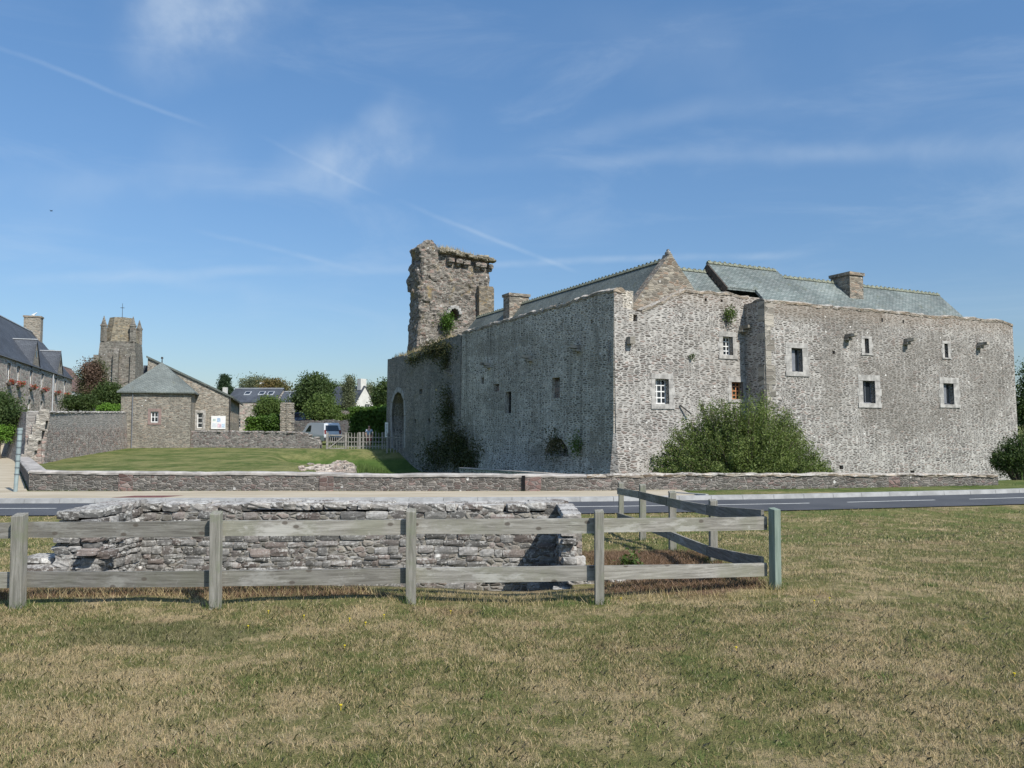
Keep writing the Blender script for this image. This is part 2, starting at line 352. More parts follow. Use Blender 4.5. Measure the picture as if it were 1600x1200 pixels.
M_LOWWALL = stone('field wall rubble', ((.20, .18, .165), (.29, .265, .24), (.27, .2, .18)), (.33, .31, .28), (.26, .12), .08, use3d=True, warp=.4, stainamt=.4, stainscale=.5, lichen=.4, spots=.08)
M_SL_GREEN = slate('green schist roof', (.135, .165, .155), (.21, .235, .222), (.26, .13), .7, .45)
M_SL_DARK = slate('dimmed schist roof', (.125, .145, .13), (.16, .175, .155), (.26, .12), .5, .5)  # left wing slope's dimmer light put into the colour; annexe roof shares it
M_SL_GREY = slate('grey slate roof', (.145, .165, .155), (.19, .21, .195), (.25, .12), .5, .3)
M_SL_BLUE = slate('blue slate roof', (.060, .068, .082), (.08, .09, .105), (.3, .14), .3)
M_SL_BROWN = slate('brown tile roof', (.15, .09, .07), (.2, .13, .10), (.3, .16), .4, .4)
M_RIDGE = plain('ridge tiles', (.19, .20, .15), .9, .1, var=.35, scale=8)
M_ZINC = plain('zinc ridge', (.42, .44, .46), .5, .5, var=.1)
M_WHITE = plain('white paint', (.74, .74, .72), .6, .3, var=.05)
M_RENDER = plain('white render', (.56, .545, .51), .9, .1, var=.08, scale=2)
M_GREYWOOD = plain('grey painted shutter', (.17, .18, .20), .7, .3, var=.15)
M_ORANGE = plain('orange stained joinery', (.50, .22, .10), .6, .3, var=.15)
M_BROWNWOOD = plain('brown timber', (.085, .068, .055), .8, .2, var=.3)
M_DARK = plain('dark opening', (.012, .012, .013), .9, .1)
M_IRON = plain('iron', (.06, .055, .05), .6, .4, metal=.6)
def glassmat():
    m, t, b = newmat('window glass', .08, .6); t.put(b.inputs['Base Color'], (.02, .025, .03)); return m
M_GLASS = glassmat()
def woodmat():
    m, t, b = newmat('weathered timber', .85, .2); g = t.add('ShaderNodeNewGeometry').outputs['Position']; uvn = t.add('ShaderNodeUVMap').outputs[0]
    ob = t.add('ShaderNodeObjectInfo').outputs['Random']
    st = t.vmath('ADD', t.vmath('MULTIPLY', uvn, (2.2, 38, 1)), t.comb(t.math('MULTIPLY', ob, 9), t.math('MULTIPLY', ob, 31), 0))
    gr = t.noise(st, 1, 6, .7, dist=.4); bl = t.noise(g, 2.2, 5, .65); sp = t.noise(g, 9, 6, .75)
    c = t.mix(t.ramp(gr, .3, .72), (.15, .14, .12), (.335, .32, .285))
    c = t.mix(t.math('MULTIPLY', t.ramp(bl, .42, .66), .6), c, (.19, .19, .14))
    c = t.mix(t.math('MULTIPLY', t.ramp(t.noise(t.vmath('MULTIPLY', g, (.6, .6, 2)), 2.4, 6, .7), .52, .62), .55), c, (.43, .42, .385))
    c = t.mix(t.math('MULTIPLY', t.ramp(sp, .58, .7), .5), c, (.40, .39, .355))
    c = t.mix(1, c, t.comb(*(t.ramp(ob, 0, 1, .75, 1.15),)*3), 'MULTIPLY')
    kn = t.voro(t.vmath('MULTIPLY', uvn, (1, 1.6, 1)), 2.1, 'F1', 1, '2D').outputs['Distance']
    c = t.mix(t.ramp(kn, .04, .075, .85, 0), c, (.10, .085, .07))
    crack = t.ramp(t.noise(t.vmath('MULTIPLY', uvn, (1.2, 60, 1)), 1, 3, .6), .66, .70)
    c = t.mix(t.math('MULTIPLY', crack, .6), c, (.07, .06, .05))
    t.put(b.inputs['Base Color'], c)
    bp = t.add('ShaderNodeBump'); bp.inputs['Strength'].default_value = .6; bp.inputs['Distance'].default_value = .006
    t.put(bp.inputs['Height'], t.math('SUBTRACT', gr, t.math('MULTIPLY', crack, .8))); t.put(b.inputs['Normal'], bp.outputs[0]); return m
M_WOOD = woodmat()
def woodv():  # grain along z (posts)
    m, t, b = newmat('weathered timber post', .85, .2); g = t.add('ShaderNodeNewGeometry').outputs['Position']; ob = t.add('ShaderNodeObjectInfo').outputs['Random']
    gr = t.noise(t.vmath('ADD', t.vmath('MULTIPLY', g, (40, 40, 2.5)), t.comb(t.math('MULTIPLY', ob, 40), 0, 0)), 1, 6, .7, dist=.3)
    c = t.mix(t.ramp(gr, .3, .7), (.15, .145, .12), (.30, .285, .25))
    c = t.mix(t.math('MULTIPLY', t.ramp(t.noise(g, 4, 5, .7), .45, .65), .6), c, (.19, .205, .14))
    c = t.mix(t.math('MULTIPLY', t.ramp(t.noise(t.vmath('MULTIPLY', g, (60, 60, 1.5)), 1, 3), .64, .7), .6), c, (.06, .05, .04))
    t.put(b.inputs['Base Color'], c); bp = t.add('ShaderNodeBump'); bp.inputs['Strength'].default_value = .6; bp.inputs['Distance'].default_value = .006
    t.put(bp.inputs['Height'], gr); t.put(b.inputs['Normal'], bp.outputs[0]); return m
M_POST = woodv()
def woodgreen():
    m, t, b = newmat('algae green post', .85, .2); g = t.add('ShaderNodeNewGeometry').outputs['Position']
    gr = t.noise(t.vmath('MULTIPLY', g, (40, 40, 2.5)), 1, 6, .7)
    c = t.mix(t.ramp(gr, .3, .7), (.14, .18, .15), (.24, .29, .245)); c = t.mix(t.ramp(t.noise(g, 5, 5), .5, .7, 0, .6), c, (.24, .25, .2))
    t.put(b.inputs['Base Color'], c); return m
M_POSTG = woodgreen()

# field / lawn colours share one recipe so blades and soil agree
def grass_colour(t, P, blade=None):
    X, Y, Z = t.sep(P); p2 = t.comb(X, Y, 0)
    n1 = t.noise(p2, .55, 6, .62); n2 = t.noise(p2, 2.6, 6, .7); n3 = t.noise(p2, 11, 4, .7)
    f = t.math('ADD', t.math('MULTIPLY', n1, .40), t.math('ADD', t.math('MULTIPLY', n2, .42), t.math('MULTIPLY', n3, .18)))
    if blade is not None: f = t.math('ADD', f, t.math('MULTIPLY', t.math('SUBTRACT', blade, .5), .22))
    far = t.ramp(Y, 9, 17, -.008, -.04); f = t.math('ADD', f, far)
    dry = t.ramp(f, .455, .565); c = t.mix(dry, (.17, .165, .062), (.39, .305, .17))
    c = t.mix(t.ramp(t.math('ADD', n2, t.math('MULTIPLY', n1, .5)), .60, .50, 0, 1) if False else t.ramp(f, .455, .40), c, (.125, .155, .048))
    red = t.ramp(t.noise(p2, .9, 5, .7), .56, .68); c = t.mix(t.math('MULTIPLY', red, .55), c, (.32, .215, .135))
    def blob(cx, cy, rx, ry, lo=.6, hi=1.1):
        a = t.math('DIVIDE', t.math('SUBTRACT', X, cx), rx); b_ = t.math('DIVIDE', t.math('SUBTRACT', Y, cy), ry)
        r = t.math('SQRT', t.math('ADD', t.math('MULTIPLY', a, a), t.math('MULTIPLY', b_, b_)))
        return t.ramp(t.math('ADD', r, t.math('MULTIPLY', t.math('SUBTRACT', n2, .5), 1.3)), lo, hi, 1, 0)
    c = t.mix(t.math('MULTIPLY', blob(-2.9, 6.7, 1.0, .45), .6), c, (.055, .085, .022))
    c = t.mix(t.math('MULTIPLY', blob(1.9, 10.4, .75, 2.6), .9), c, (.19, .115, .075))
    c = t.mix(t.math('MULTIPLY', blob(1.6, 8.5, 1.1, .38), .85), c, (.20, .12, .08))
    c = t.mix(t.math('MULTIPLY', blob(-3.5, 8.15, 3.0, .22), .8), c, (.19, .115, .075))
    return c
def groundmat():
    m, t, b = newmat('field turf', .95, .1); P = t.add('ShaderNodeNewGeometry').outputs['Position']; X, Y, Z = t.sep(P)
    c = grass_colour(t, P)
    fine = t.noise(t.vmath('MULTIPLY', P, (1, 1, .2)), 60, 4, .7); c = t.mix(1, c, t.comb(*(t.ramp(fine, .3, .7, .8, 1.1),)*3), 'MULTIPLY')
    # mown lawn beyond the parapet
    nl = t.noise(P, .35, 6, .65); nf = t.noise(t.vmath('MULTIPLY', P, (1, .45, 1)), 1.2, 6, .7)
    lawn = t.mix(t.ramp(t.math('ADD', t.math('MULTIPLY', nl, .5), t.math('MULTIPLY', nf, .5)), .40, .60), (.085, .12, .032), (.215, .21, .085))
    lush = t.mix(t.ramp(nf, .3, .7), (.05, .09, .02), (.09, .14, .035))
    lawn = t.mix(1, lawn, t.comb(*(t.ramp(t.noise(P, 5, 6, .8), .3, .7, .72, 1.22),)*3), 'MULTIPLY')
    lawn = t.mix(t.ramp(Z, -.55, -.25, 1, 0), lawn, lush)
    c = t.mix(t.ramp(Y, 26.3, 26.5), c, lawn)
    t.put(b.inputs['Base Color'], c)
    bp = t.add('ShaderNodeBump'); bp.inputs['Strength'].default_value = .8; bp.inputs['Distance'].default_value = .04
    t.put(bp.inputs['Height'], t.math('ADD', fine, t.noise(P, 14, 5, .7))); t.put(b.inputs['Normal'], bp.outputs[0]); return m
M_GROUND = groundmat()
def blademat():
    m, t, b = newmat('grass blades', .7, .2); P = t.add('ShaderNodeNewGeometry').outputs['Position']
    at_ = t.add('ShaderNodeAttribute', attribute_name='rnd'); rnd = at_.outputs['Fac']
    c = grass_colour(t, P, rnd); c = t.mix(1, c, t.comb(*(t.ramp(rnd, 0, 1, .75, 1.45),)*3), 'MULTIPLY')
    c = t.mix(t.ramp(rnd, .90, .97), c, (.50, .43, .28))
    t.put(b.inputs['Base Color'], c); tr = t.add('ShaderNodeBsdfTranslucent'); t.put(tr.inputs[0], c)
    # turf reads as one nap: blade normals leaned towards the sky
    gn_ = t.add('ShaderNodeNewGeometry').outputs['Normal']; t.put(b.inputs['Normal'], t.vmath('NORMALIZE', t.vmath('ADD', t.vmath('MULTIPLY', gn_, (.35, .35, .35)), (0, 0, .9))))
    mx = t.add('ShaderNodeMixShader'); mx.inputs[0].default_value = .15
    t.l.new(b.outputs[0], mx.inputs[1]); t.l.new(tr.outputs[0], mx.inputs[2]); t.l.new(mx.outputs[0], t.n['Material Output'].inputs[0]); return m
M_BLADE = blademat()
def bladegreen():
    m, t, b = newmat('weed blades', .7, .2); rnd = t.add('ShaderNodeAttribute', attribute_name='rnd').outputs['Fac']; t.put(b.inputs['Base Color'], t.mix(rnd, (.065, .10, .025), (.15, .19, .055)))
    gn_ = t.add('ShaderNodeNewGeometry').outputs['Normal']; t.put(b.inputs['Normal'], t.vmath('NORMALIZE', t.vmath('ADD', t.vmath('MULTIPLY', gn_, (.5, .5, .5)), (0, 0, .8)))); return m
M_BLADEG = bladegreen()
def asphaltmat():
    m, t, b = newmat('asphalt', .85, .3); P = t.add('ShaderNodeNewGeometry').outputs['Position']
    c = t.mix(t.ramp(t.noise(P, .6, 5), .3, .7), (.058, .062, .070), (.085, .089, .096))
    c = t.mix(t.ramp(t.noise(P, 45, 3, .8), .55, .7, 0, .5), c, (.16, .16, .16)); t.put(b.inputs['Base Color'], c); return m
M_ASPH = asphaltmat()
def pavemat():
    m, t, b = newmat('sandy pavement', .95, .1); P = t.add('ShaderNodeNewGeometry').outputs['Position']
    c = t.mix(t.ramp(t.noise(t.vmath('MULTIPLY', P, (.5, 2, 1)), .8, 6, .65), .3, .7), (.36, .31, .225), (.47, .415, .32))
    c = t.mix(t.ramp(t.noise(P, 25, 3, .8), .55, .75, 0, .45), c, (.3, .26, .2)); t.put(b.inputs['Base Color'], c); return m
M_PAVE = pavemat()
M_KERB = plain('concrete kerb', (.34, .34, .33), .9, .15, var=.18, scale=3)
M_PAINT = plain('road paint', (.55, .55, .52), .7, .2, var=.15, scale=12)
M_SOIL = plain('soil', (.12, .085, .06), .95, .1, var=.3, scale=6, bump=.8)

# ---------------------------------------------------------------- terrain
yc_x = np.array([-200, -60, -30, -12.9, 1.76, 7.9, 16, 24, 40, 70, 130, 300.])
yc_y = np.array([16, 20.6, 21.2, 21.55, 22.0, 22.95, 25.0, 27.9, 35, 50, 85, 190.])
def yc(x):
    x = np.asarray(x, float)
    return (np.interp(x-1.5, yc_x, yc_y)+np.interp(x, yc_x, yc_y)*2+np.interp(x+1.5, yc_x, yc_y))/4
prof = np.array([[-400, .0], [8.3, 0], [10.7, -.14], [12.9, -.32], [15.1, -.46], [17.3, -.57], [19.3, -.52], [19.9, -.47], [24.0, -.47], [24.1, -.38], [27.2, -.36], [40, -.08], [60, .25], [75, .5], [100, 1.1], [200, 3.0], [600, 6], [5000, 12]])
CX, CY = 4.37, 34.0
dL = Vector((-.447, .894, 0)).normalized(); dR = Vector((.894, .447, 0)).normalized(); NL = -dR.copy(); NR = -dL.copy()
Cn = Vector((CX, CY, 0))
PIT = (-5.52, .66, 8.75, 10.55)
def H(x, y):
    x = np.asarray(x, float); y = np.asarray(y, float)
    q = y-yc(x)+21.97; z = np.interp(q, prof[:, 0], prof[:, 1])
    nz = fbm(x*.35, y*.35, 3)*np.where(q > 27, .035, .10)+fbm(x*1.4, y*1.4, 9, 3)*.03
    onroad = np.clip((np.abs(q-22.0)-2.2)/1.2, 0, 1)*np.clip(np.abs(q-25.2)-2.6, 0, 1) if False else np.where((q > 19.6) & (q < 27.0), 0, 1)
    z = z+nz*onroad*np.clip(np.minimum(abs(q-19.6), abs(q-27))/1.5, 0, 1)
    dl = -(x-CX)*dR.x-(y-CY)*dR.y; al = (x-CX)*dL.x+(y-CY)*dL.y; dr = -(x-CX)*dL.x-(y-CY)*dL.y
    sm = lambda a: np.clip(a, 0, 1)**2*(3-2*np.clip(a, 0, 1))
    wob_ = fbm(x*.3, y*.3, 21)*2.0
    d1 = 1.35*sm((10.5+wob_-dl)/4.5)*sm((dl+4)/2)*sm((30-al)/7)*sm((q-27.2)/4.0)
    d2 = .9*sm((9-dr)/3)*sm((q-27.2)/2)*sm((dr+3)/2)
    z = z-np.maximum(d1, d2)
    hill = sm((-x-34)/20)*sm((y-44)/20)*1.4; z = z+hill
    pit = (x > PIT[0]) & (x < PIT[1]) & (y > PIT[2]) & (y < PIT[3]); z = np.where(pit, -.62, z)
    return z
def span(a, b, d): return np.arange(a, b, d)
xs = np.unique(np.round(np.concatenate([span(-3000, -300, 150), span(-300, -60, 12), span(-60, -16, 1.), span(-16, -7, .4), span(-7, 9, .12), span(9, 20, .4), span(20, 70, 1.), span(70, 300, 12), span(300, 3001, 150), [PIT[0]-.01, PIT[0]+.01, PIT[1]-.01, PIT[1]+.01]]), 3))
ys = np.unique(np.round(np.concatenate([span(-300, -20, 20), span(-20, 3, 1.), span(3, 13, .12), span(13, 30, .3), span(30, 70, .8), span(70, 140, 3), span(140, 500, 25), span(500, 4500, 250), [PIT[2]-.01, PIT[2]+.01, PIT[3]-.01, PIT[3]+.01]]), 3))
GX, GY = np.meshgrid(xs, ys); GZ = H(GX, GY)
tag(gridmesh('ground', GX, GY, GZ, M_GROUND), 'patchy dry field and mown lawn running back to the village', None, None, 'structure')

def ribbon(name, xs_, o0, o1, z, mat, n=2, zfun=None):
    xs_ = np.asarray(xs_); t_ = np.linspace(0, 1, n)
    X = np.tile(xs_, (n, 1)); Y = np.stack([yc(xs_)+o0+(o1-o0)*k for k in t_]); Z = np.full_like(X, z) if zfun is None else zfun(X, Y)+z
    return gridmesh(name, X, Y, Z, mat)
rx = np.arange(-120, 140, .8)
road = tag(ribbon('road', rx, -1.75, 1.55, -.446, M_ASPH), 'narrow grey asphalt road crossing behind the stone wash place', None, None, 'structure')
px_ = np.arange(-46, 5.9, .4)
# pavement slab in front of the parapet
pv = tag(ribbon('pavement', px_, 1.85, 4.6, -.33, M_PAVE), 'sandy beige pavement along the low parapet wall', None, None, 'structure')
kb = MB()
kx = -60.0
while kx < 70:
    x0, x1 = kx+.006, kx+.994; a = float(yc(x0)); b_ = float(yc(x1))
    z1 = -.325
    P = [(x0, a+1.56, -.5), (x1, b_+1.56, -.5), (x1, b_+1.86, -.5), (x0, a+1.86, -.5), (x0, a+1.60, z1), (x1, b_+1.60, z1), (x1, b_+1.86, z1), (x0, a+1.86, z1)]
    kb.hexa(P); kx += 1
tag(kb.build('kerb', M_KERB), 'pale concrete kerb stones along the far side of the road', None, None, 'structure')
vx = np.arange(5.7, 70, .5)
dash_edges = []
def add_dash(a, b):
    n = 6; xx = np.linspace(a, b, n); X = np.tile(xx, (2, 1)); Y = np.stack([yc(xx)-.05, yc(xx)+.06]); o = gridmesh('centre_line', X, Y, np.full_like(X, -.442), M_PAINT); o.parent = road
for k in range(-14, 14):
    a = 9.75+k*4.15; add_dash(a, a+2.95)
# kerb return at the end of the pavement
mb = MB(); mb.bar((5.95, float(yc(5.95))+1.9, -.36), (5.0, float(yc(5))+3.1, -.36), .14, .12); kbr = mb.build('kerb_return', M_KERB); tag(kbr, 'angled kerb stone ending the beige pavement', None, None, 'structure')
# side road towards the village
s0 = Vector((-15.62, 25.95, 0)); sd = Vector((-.542, .84, 0)).normalized(); s1 = s0+sd*50; s0 = s0-sd*.6; sn = Vector((sd.y, -sd.x, 0))
def strip(name, o0, o1, zz, mat, lab):
    t_ = np.linspace(-.02, 1, 70); X = np.stack([s0.x+(s1.x-s0.x)*t_+sn.x*o for o in np.linspace(o0, o1, 5)]); Y = np.stack([s0.y+(s1.y-s0.y)*t_+sn.y*o for o in np.linspace(o0, o1, 5)])
    tag(gridmesh(name, X, Y, H(X, Y)+zz, mat), lab, None, None, 'structure')
strip('side_road', -9.5, -2.3, .03, M_ASPH, 'grey side road leading up to the village at far left')
strip('side_pavement', -2.3, -.0, .038, M_PAVE, 'sandy footway beside the side road at far left')
mb = MB(); xg0, xg1 = -11.75, -10.3
P = [(xg0, float(yc(xg0))+2.05, -.326), (xg1, float(yc(xg1))+2.05, -.326), (xg1+.35, float(yc(xg1))+2.75, -.326), (xg0+.35, float(yc(xg0))+2.75, -.326)]
mb.hexa([Vector(p)-Vector((0, 0, .03)) for p in P]+[Vector(p) for p in P])
M_RUST = plain('rust red plate', (.15, .065, .055), .8, .3, var=.25, scale=8)
tag(mb.build('drain_cover', M_RUST, base=P[0]), 'long rust red metal drain cover set into the beige pavement', 'drain cover')

# ---------------------------------------------------------------- masonry helpers
class Frame:
    def __init__(s, O, U, N, batter=0., ztop=7.6): s.O = Vector(O); s.U = Vector(U); s.N = Vector(N); s.b = batter; s.zt = ztop
    def pt(s, u, d, z): return s.O+s.U*u+s.N*(d+s.b*(s.zt-z))+Vector((0, 0, z))
    def uz(s, px, py):
        r = ray(px, py); o = Vector((0, 0, EYE)); t = (s.O-o).dot(s.N)/r.dot(s.N); p = o+r*t; return ((p-s.O).dot(s.U), p.z)
    def rect(s, x0, y0, x1, y1):
        a = s.uz(x0, y0); b = s.uz(x1, y1); c_ = s.uz(x0, y1); d = s.uz(x1, y0)
        u0, u1 = sorted(((a[0]+c_[0])/2, (b[0]+d[0])/2)); z0 = (b[1]+c_[1])/2; z1 = (a[1]+d[1])/2; return u0, z0, u1, z1
def densify(pts, step=.25, jit=.04, seed=1):
    out = []; k = 0
    for i in range(len(pts)-1):
        a, b = pts[i], pts[i+1]; n = max(1, int(math.hypot(b[0]-a[0], b[1]-a[1])/step))
        for j in range(n):
            t_ = j/n; u = a[0]+(b[0]-a[0])*t_; z = a[1]+(b[1]-a[1])*t_
            z += float(fbm(u*1.3, seed*3.3, seed))*jit*2+random.uniform(-jit, jit)*.6; out.append((u, z)); k += 1
    out.append(pts[-1]); return out
def wall(fr, outline, holes=(), thick=.9, depth=.4, through=(), mb=None):
    """outline in (u,z) ccw; holes: list of (u,z) polys. Recess = closed pocket, through = open all the way"""
    mb = mb or MB(); allp = [outline]+list(holes)+list(through)
    flat = [p for q in allp for p in q]
    tris = tessellate_polygon([[Vector((p[0], p[1], 0)) for p in q] for q in allp])
    def orient(t3):
        a, b, c_ = [flat[i] for i in t3]; return (b[0]-a[0])*(c_[1]-a[1])-(b[1]-a[1])*(c_[0]-a[0])
    flip = fr.U.cross(Vector((0, 0, 1))).dot(fr.N) < 0
    for t3 in tris:
        t3 = t3 if (orient(t3) > 0) != flip else t3[::-1]
        mb.poly([fr.pt(flat[i][0], 0, flat[i][1]) for i in t3])
    # back
    q2 = [outline]+list(through); fl2 = [p for q in q2 for p in q]
    for t3 in tessellate_polygon([[Vector((p[0], p[1], 0)) for p in q] for q in q2]):
        mb.poly([fr.pt(fl2[i][0], -thick, fl2[i][1]) for i in t3])
    def rim(q, dd):
        n = len(q)
        for i in range(n):
            a, b = q[i], q[(i+1) % n]; mb.poly([fr.pt(a[0], 0, a[1]), fr.pt(b[0], 0, b[1]), fr.pt(b[0], -dd, b[1]), fr.pt(a[0], -dd, a[1])])
    rim(outline, thick)
    for h in holes: rim(h, depth); mb.poly([fr.pt(u, -depth, z) for u, z in h])
    for h in through: rim(h, thick)
    return mb
def rp(r): return [(r[0], r[1]), (r[2], r[1]), (r[2], r[3]), (r[0], r[3])]
def fbox(mb, fr, u0, u1, d0, d1, z0, z1):
    mb.hexa([fr.pt(u0, d0, z0), fr.pt(u1, d0, z0), fr.pt(u1, d1, z0), fr.pt(u0, d1, z0), fr.pt(u0, d0, z1), fr.pt(u1, d0, z1), fr.pt(u1, d1, z1), fr.pt(u0, d1, z1)])
def coping(fr, tops, thick, mat, name, parent, over=.05, h=.16, seed=3, jit=.05, step=.3):
    """rounded irregular stones along a wall head"""
    mb = MB(); pts = densify(tops, step, jit, seed)
    N = len(pts); prof_ = [(over, -.09), (over+.01, .03), (-thick*.18, h*.8), (-thick*.5, h), (-thick*.82, h*.8), (-thick-over, .02), (-thick-over, -.09)]
    rows = []
    for (u, z) in pts:
        j = random.uniform(-.03, .03); rows.append([fr.pt(u, d+random.uniform(-.02, .02), z+dz+j+random.uniform(-.02, .02)) for d, dz in prof_])
    vs = [p for r in rows for p in r]; K = len(prof_); fs = []
    for i in range(N-1):
        for k in range(K-1): fs.append((i*K+k, i*K+k+1, (i+1)*K+k+1, (i+1)*K+k))
    fs.append(tuple(range(K))); fs.append(tuple((N-1)*K+k for k in range(K))[::-1])
    mb.mesh(vs, fs); return mb.build(name, mat, parent)
_cs = []
def stonetpl(n=3):
    vs = []; idx = {}; fs = []
    def key(p):
        k = tuple(round(c, 4) for c in p)
        if k not in idx: idx[k] = len(vs); vs.append(p)
        return idx[k]
    for ax in range(3):
        for s_ in (-1, 1):
            for i in range(n):
                for j in range(n):
                    q = []
                    for (a, b) in ((i, j), (i+1, j), (i+1, j+1), (i, j+1)):
                        p = [0, 0, 0]; p[ax] = s_; p[(ax+1) % 3] = -1+2*a/n; p[(ax+2) % 3] = -1+2*b/n; q.append(key(tuple(p)))
                    fs.append(tuple(q) if s_ > 0 else tuple(q[::-1]))
    return np.array(vs, float), fs
ST_V, ST_F = stonetpl(3)
def stone_at(mb, c, ax, dims, rough=.12, round_=.55):
    v = ST_V.copy(); ln = np.linalg.norm(v, axis=1, keepdims=True); v = v*(1-round_)+v/ln*round_*1.22
    v += RNG.uniform(-rough, rough, v.shape); v *= np.array(dims)/2
    A = np.array([list(a) for a in ax]); P = v@A+np.array(list(c)); mb.mesh(P.tolist(), ST_F)
def rubble_wall(mb, fr, u0, u1, z0, top, rowh=(.06, .125), wid=(.10, .34), depth=.16, proud=.0, skip=.03, rough=.10):
    z = z0; ax = (fr.U, fr.N, Vector((0, 0, 1)))
    while True:
        h = random.uniform(*rowh); u = u0-random.uniform(0, .15); any_ = False
        while u < u1:
            wd = random.uniform(*wid)*(1 if h > .08 else .8); cu = u+wd/2; tz = top(cu)
            zz = z+h/2+float(fbm(cu*.9, z*1.5, 5))*.07
            if zz+h*.4 < tz and u0-.06 < cu < u1+.02:
                any_ = True
                if random.random() > skip:
                    hh = h*random.uniform(.8, 1.02); stone_at(mb, fr.pt(cu, proud-depth/2+random.uniform(-.02, .015), zz), ax, (wd*1.0, depth, hh), rough, .32)
            u += wd
        z += h*.97
        if z > 3 or not any_ and z > z0+.3: break
    return mb

# ---------------------------------------------------------------- the castle
castle = thing('castle', (CX+2, CY+3, -.5), 'long fortified medieval castle of grey and pale rubble stone with green slate roofs', 'castle')
fL = Frame(Cn, dL, NL, .012, 7.6); fR = Frame(Cn, dR, NR, .012, 7.6)
def lp(px, py, rpx, rpy, am):
    u, z = fL.uz(px, py); u2, _ = fL.uz(px+rpx, py); _, z2 = fL.uz(px, py+rpy); P = fL.pt(u, 0, z); return (-P.dot(dL), z, abs(u2-u), abs(z2-z), am)
M_SHADEWALL = stone('castle rubble, grey weathered', ((.34, .305, .26), (.19, .175, .15), (.40, .34, .27)), (.70, .64, .55), (.30, .095), .12, warp=.45, rag=.15, mvar=.10, stain=(.19, .17, .13), stainamt=.6, stainscale=.16, streak=.7, spots=.06,  # stone and mortar lightened to offset dim shade light; stains and streaks are real
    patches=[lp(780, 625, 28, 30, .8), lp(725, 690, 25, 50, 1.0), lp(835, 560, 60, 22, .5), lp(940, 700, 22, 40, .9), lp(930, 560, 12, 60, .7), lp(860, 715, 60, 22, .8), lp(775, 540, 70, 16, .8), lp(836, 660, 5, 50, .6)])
# left (shaded) long wall
topL_px = [(960, 452), (900, 467), (840, 484), (780, 502), (745, 511), (722, 520)]
topL = [fL.uz(*p) for p in topL_px]; u_seam = topL[-1][0]
winL = {'w1': (791, 612, 800, 646), 'w2': (864, 590, 876, 622), 'w3': (773, 600, 781, 612)}
slitL = [(951, 531, 956, 566), (923, 500, 926, 506), (753, 590, 757, 600), (812, 658, 815, 668), (867, 668, 870, 676)]
holesL = [rp(fL.rect(*r)) for r in winL.values()]+[rp(fL.rect(*r)) for r in slitL]
for k in range(26):
    u = random.uniform(.6, u_seam-1); z = random.uniform(.2, 6.6); s_ = random.uniform(.05, .10)
    if all(abs(u-h[0][0]) > 1.0 or abs(z-h[0][1]) > 2.2 for h in holesL): holesL.append([(u, z), (u+s_, z), (u+s_, z+s_*1.4), (u, z+s_*1.4)])
oL = [(0, -2.4), (u_seam, -2.4)]+densify(topL[::-1], .3, .03, 4); oL[-1] = (0, topL[0][1])
# breach niche at the foot
nic = [fL.uz(*p) for p in ((858, 728), (853, 708), (858, 692), (868, 684), (880, 686), (889, 700), (892, 716), (886, 729))]
holesL.append(nic[::-1])
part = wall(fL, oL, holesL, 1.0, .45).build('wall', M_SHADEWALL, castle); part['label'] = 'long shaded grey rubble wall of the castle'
coping(fL, [topL[0], topL[-1]], .52, M_COPING, 'wall_coping', castle, .03, .14)
# ruined lower end with the arched gate
topR_px = [(722, 524), (706, 526), (694, 530), (680, 536), (668, 541), (655, 548), (640, 554), (620, 558), (607, 561)]
topRn = [fL.uz(*p) for p in topR_px]; uE = topRn[-1][0]
arch = [fL.uz(*p) for p in ((617, 700), (614.5, 650), (615.5, 630), (619, 618), (624, 612), (629, 615), (633, 626), (634, 650), (634, 700))]

fL2 = Frame(Cn+NL*.06, dL, NL, .012, 7.6)
oR = [(u_seam+.003, -2.4), (uE, -2.4)]+densify(topRn[::-1], .22, .07, 8); oR[-1] = (u_seam+.003, oR[-1][1])
hr = [rp(fL.rect(*r)) for r in ((650, 655, 653, 662), (671, 654, 675, 661), (657, 608, 662, 616))]
rw = wall(fL2, oR, hr, 1.4, .4, [arch]).build('ruined_wall', M_RUIN, castle)
# arch surround voussoirs
mb = MB(); ap = arch
for i in range(len(ap)-1):
    a, b_ = ap[i], ap[i+1]; dx, dz = b_[0]-a[0], b_[1]-a[1]; L_ = math.hypot(dx, dz); nx, nz = dz/L_, -dx/L_
    cx_, cz_ = sum(p[0] for p in ap)/len(ap), 1.8
    if (a[0]-cx_)*nx+(a[1]-cz_)*nz < 0: nx, nz = -nx, -nz
    nseg = max(1, int(L_/.4))
    for j in range(nseg):
        p0 = (a[0]+dx*j/nseg, a[1]+dz*j/nseg); p1 = (a[0]+dx*(j+.96)/nseg, a[1]+dz*(j+.96)/nseg); w_ = .36
        Q = [(p0, 0), (p1, 0), (p1, w_), (p0, w_)]; q = [(p[0]+nx*k, p[1]+nz*k) for p, k in Q]
        mb.hexa([fL2.pt(u, -.2, z) for u, z in q]+[fL2.pt(u, .03, z) for u, z in q])
M_GREYDR = plain('grey arch stones', (.33, .32, .30), .9, .15, var=.2, scale=4, bump=.3)
mb.build('arch_surround', M_GREYDR, castle)
# inner wall seen through the arch
fi = Frame(Cn+dL*(uE-.3)-NL*3.5, (-dR), -dL*1.0, 0, 7.6)
mb = MB(); fbox(mb, Frame(Cn+dL*(uE+1.2), dR, NR, 0), 2.0, 8, -.8, 0, -1, 3.6); mb.build('inner_wall', M_BARN, castle)
mb = MB(); fbox(mb, Frame(Cn+dL*(uE), dR, -NR, 0), .2, 4, 0, -.9, -2, 6.9); mb.build('end_wall', M_RUIN, castle)
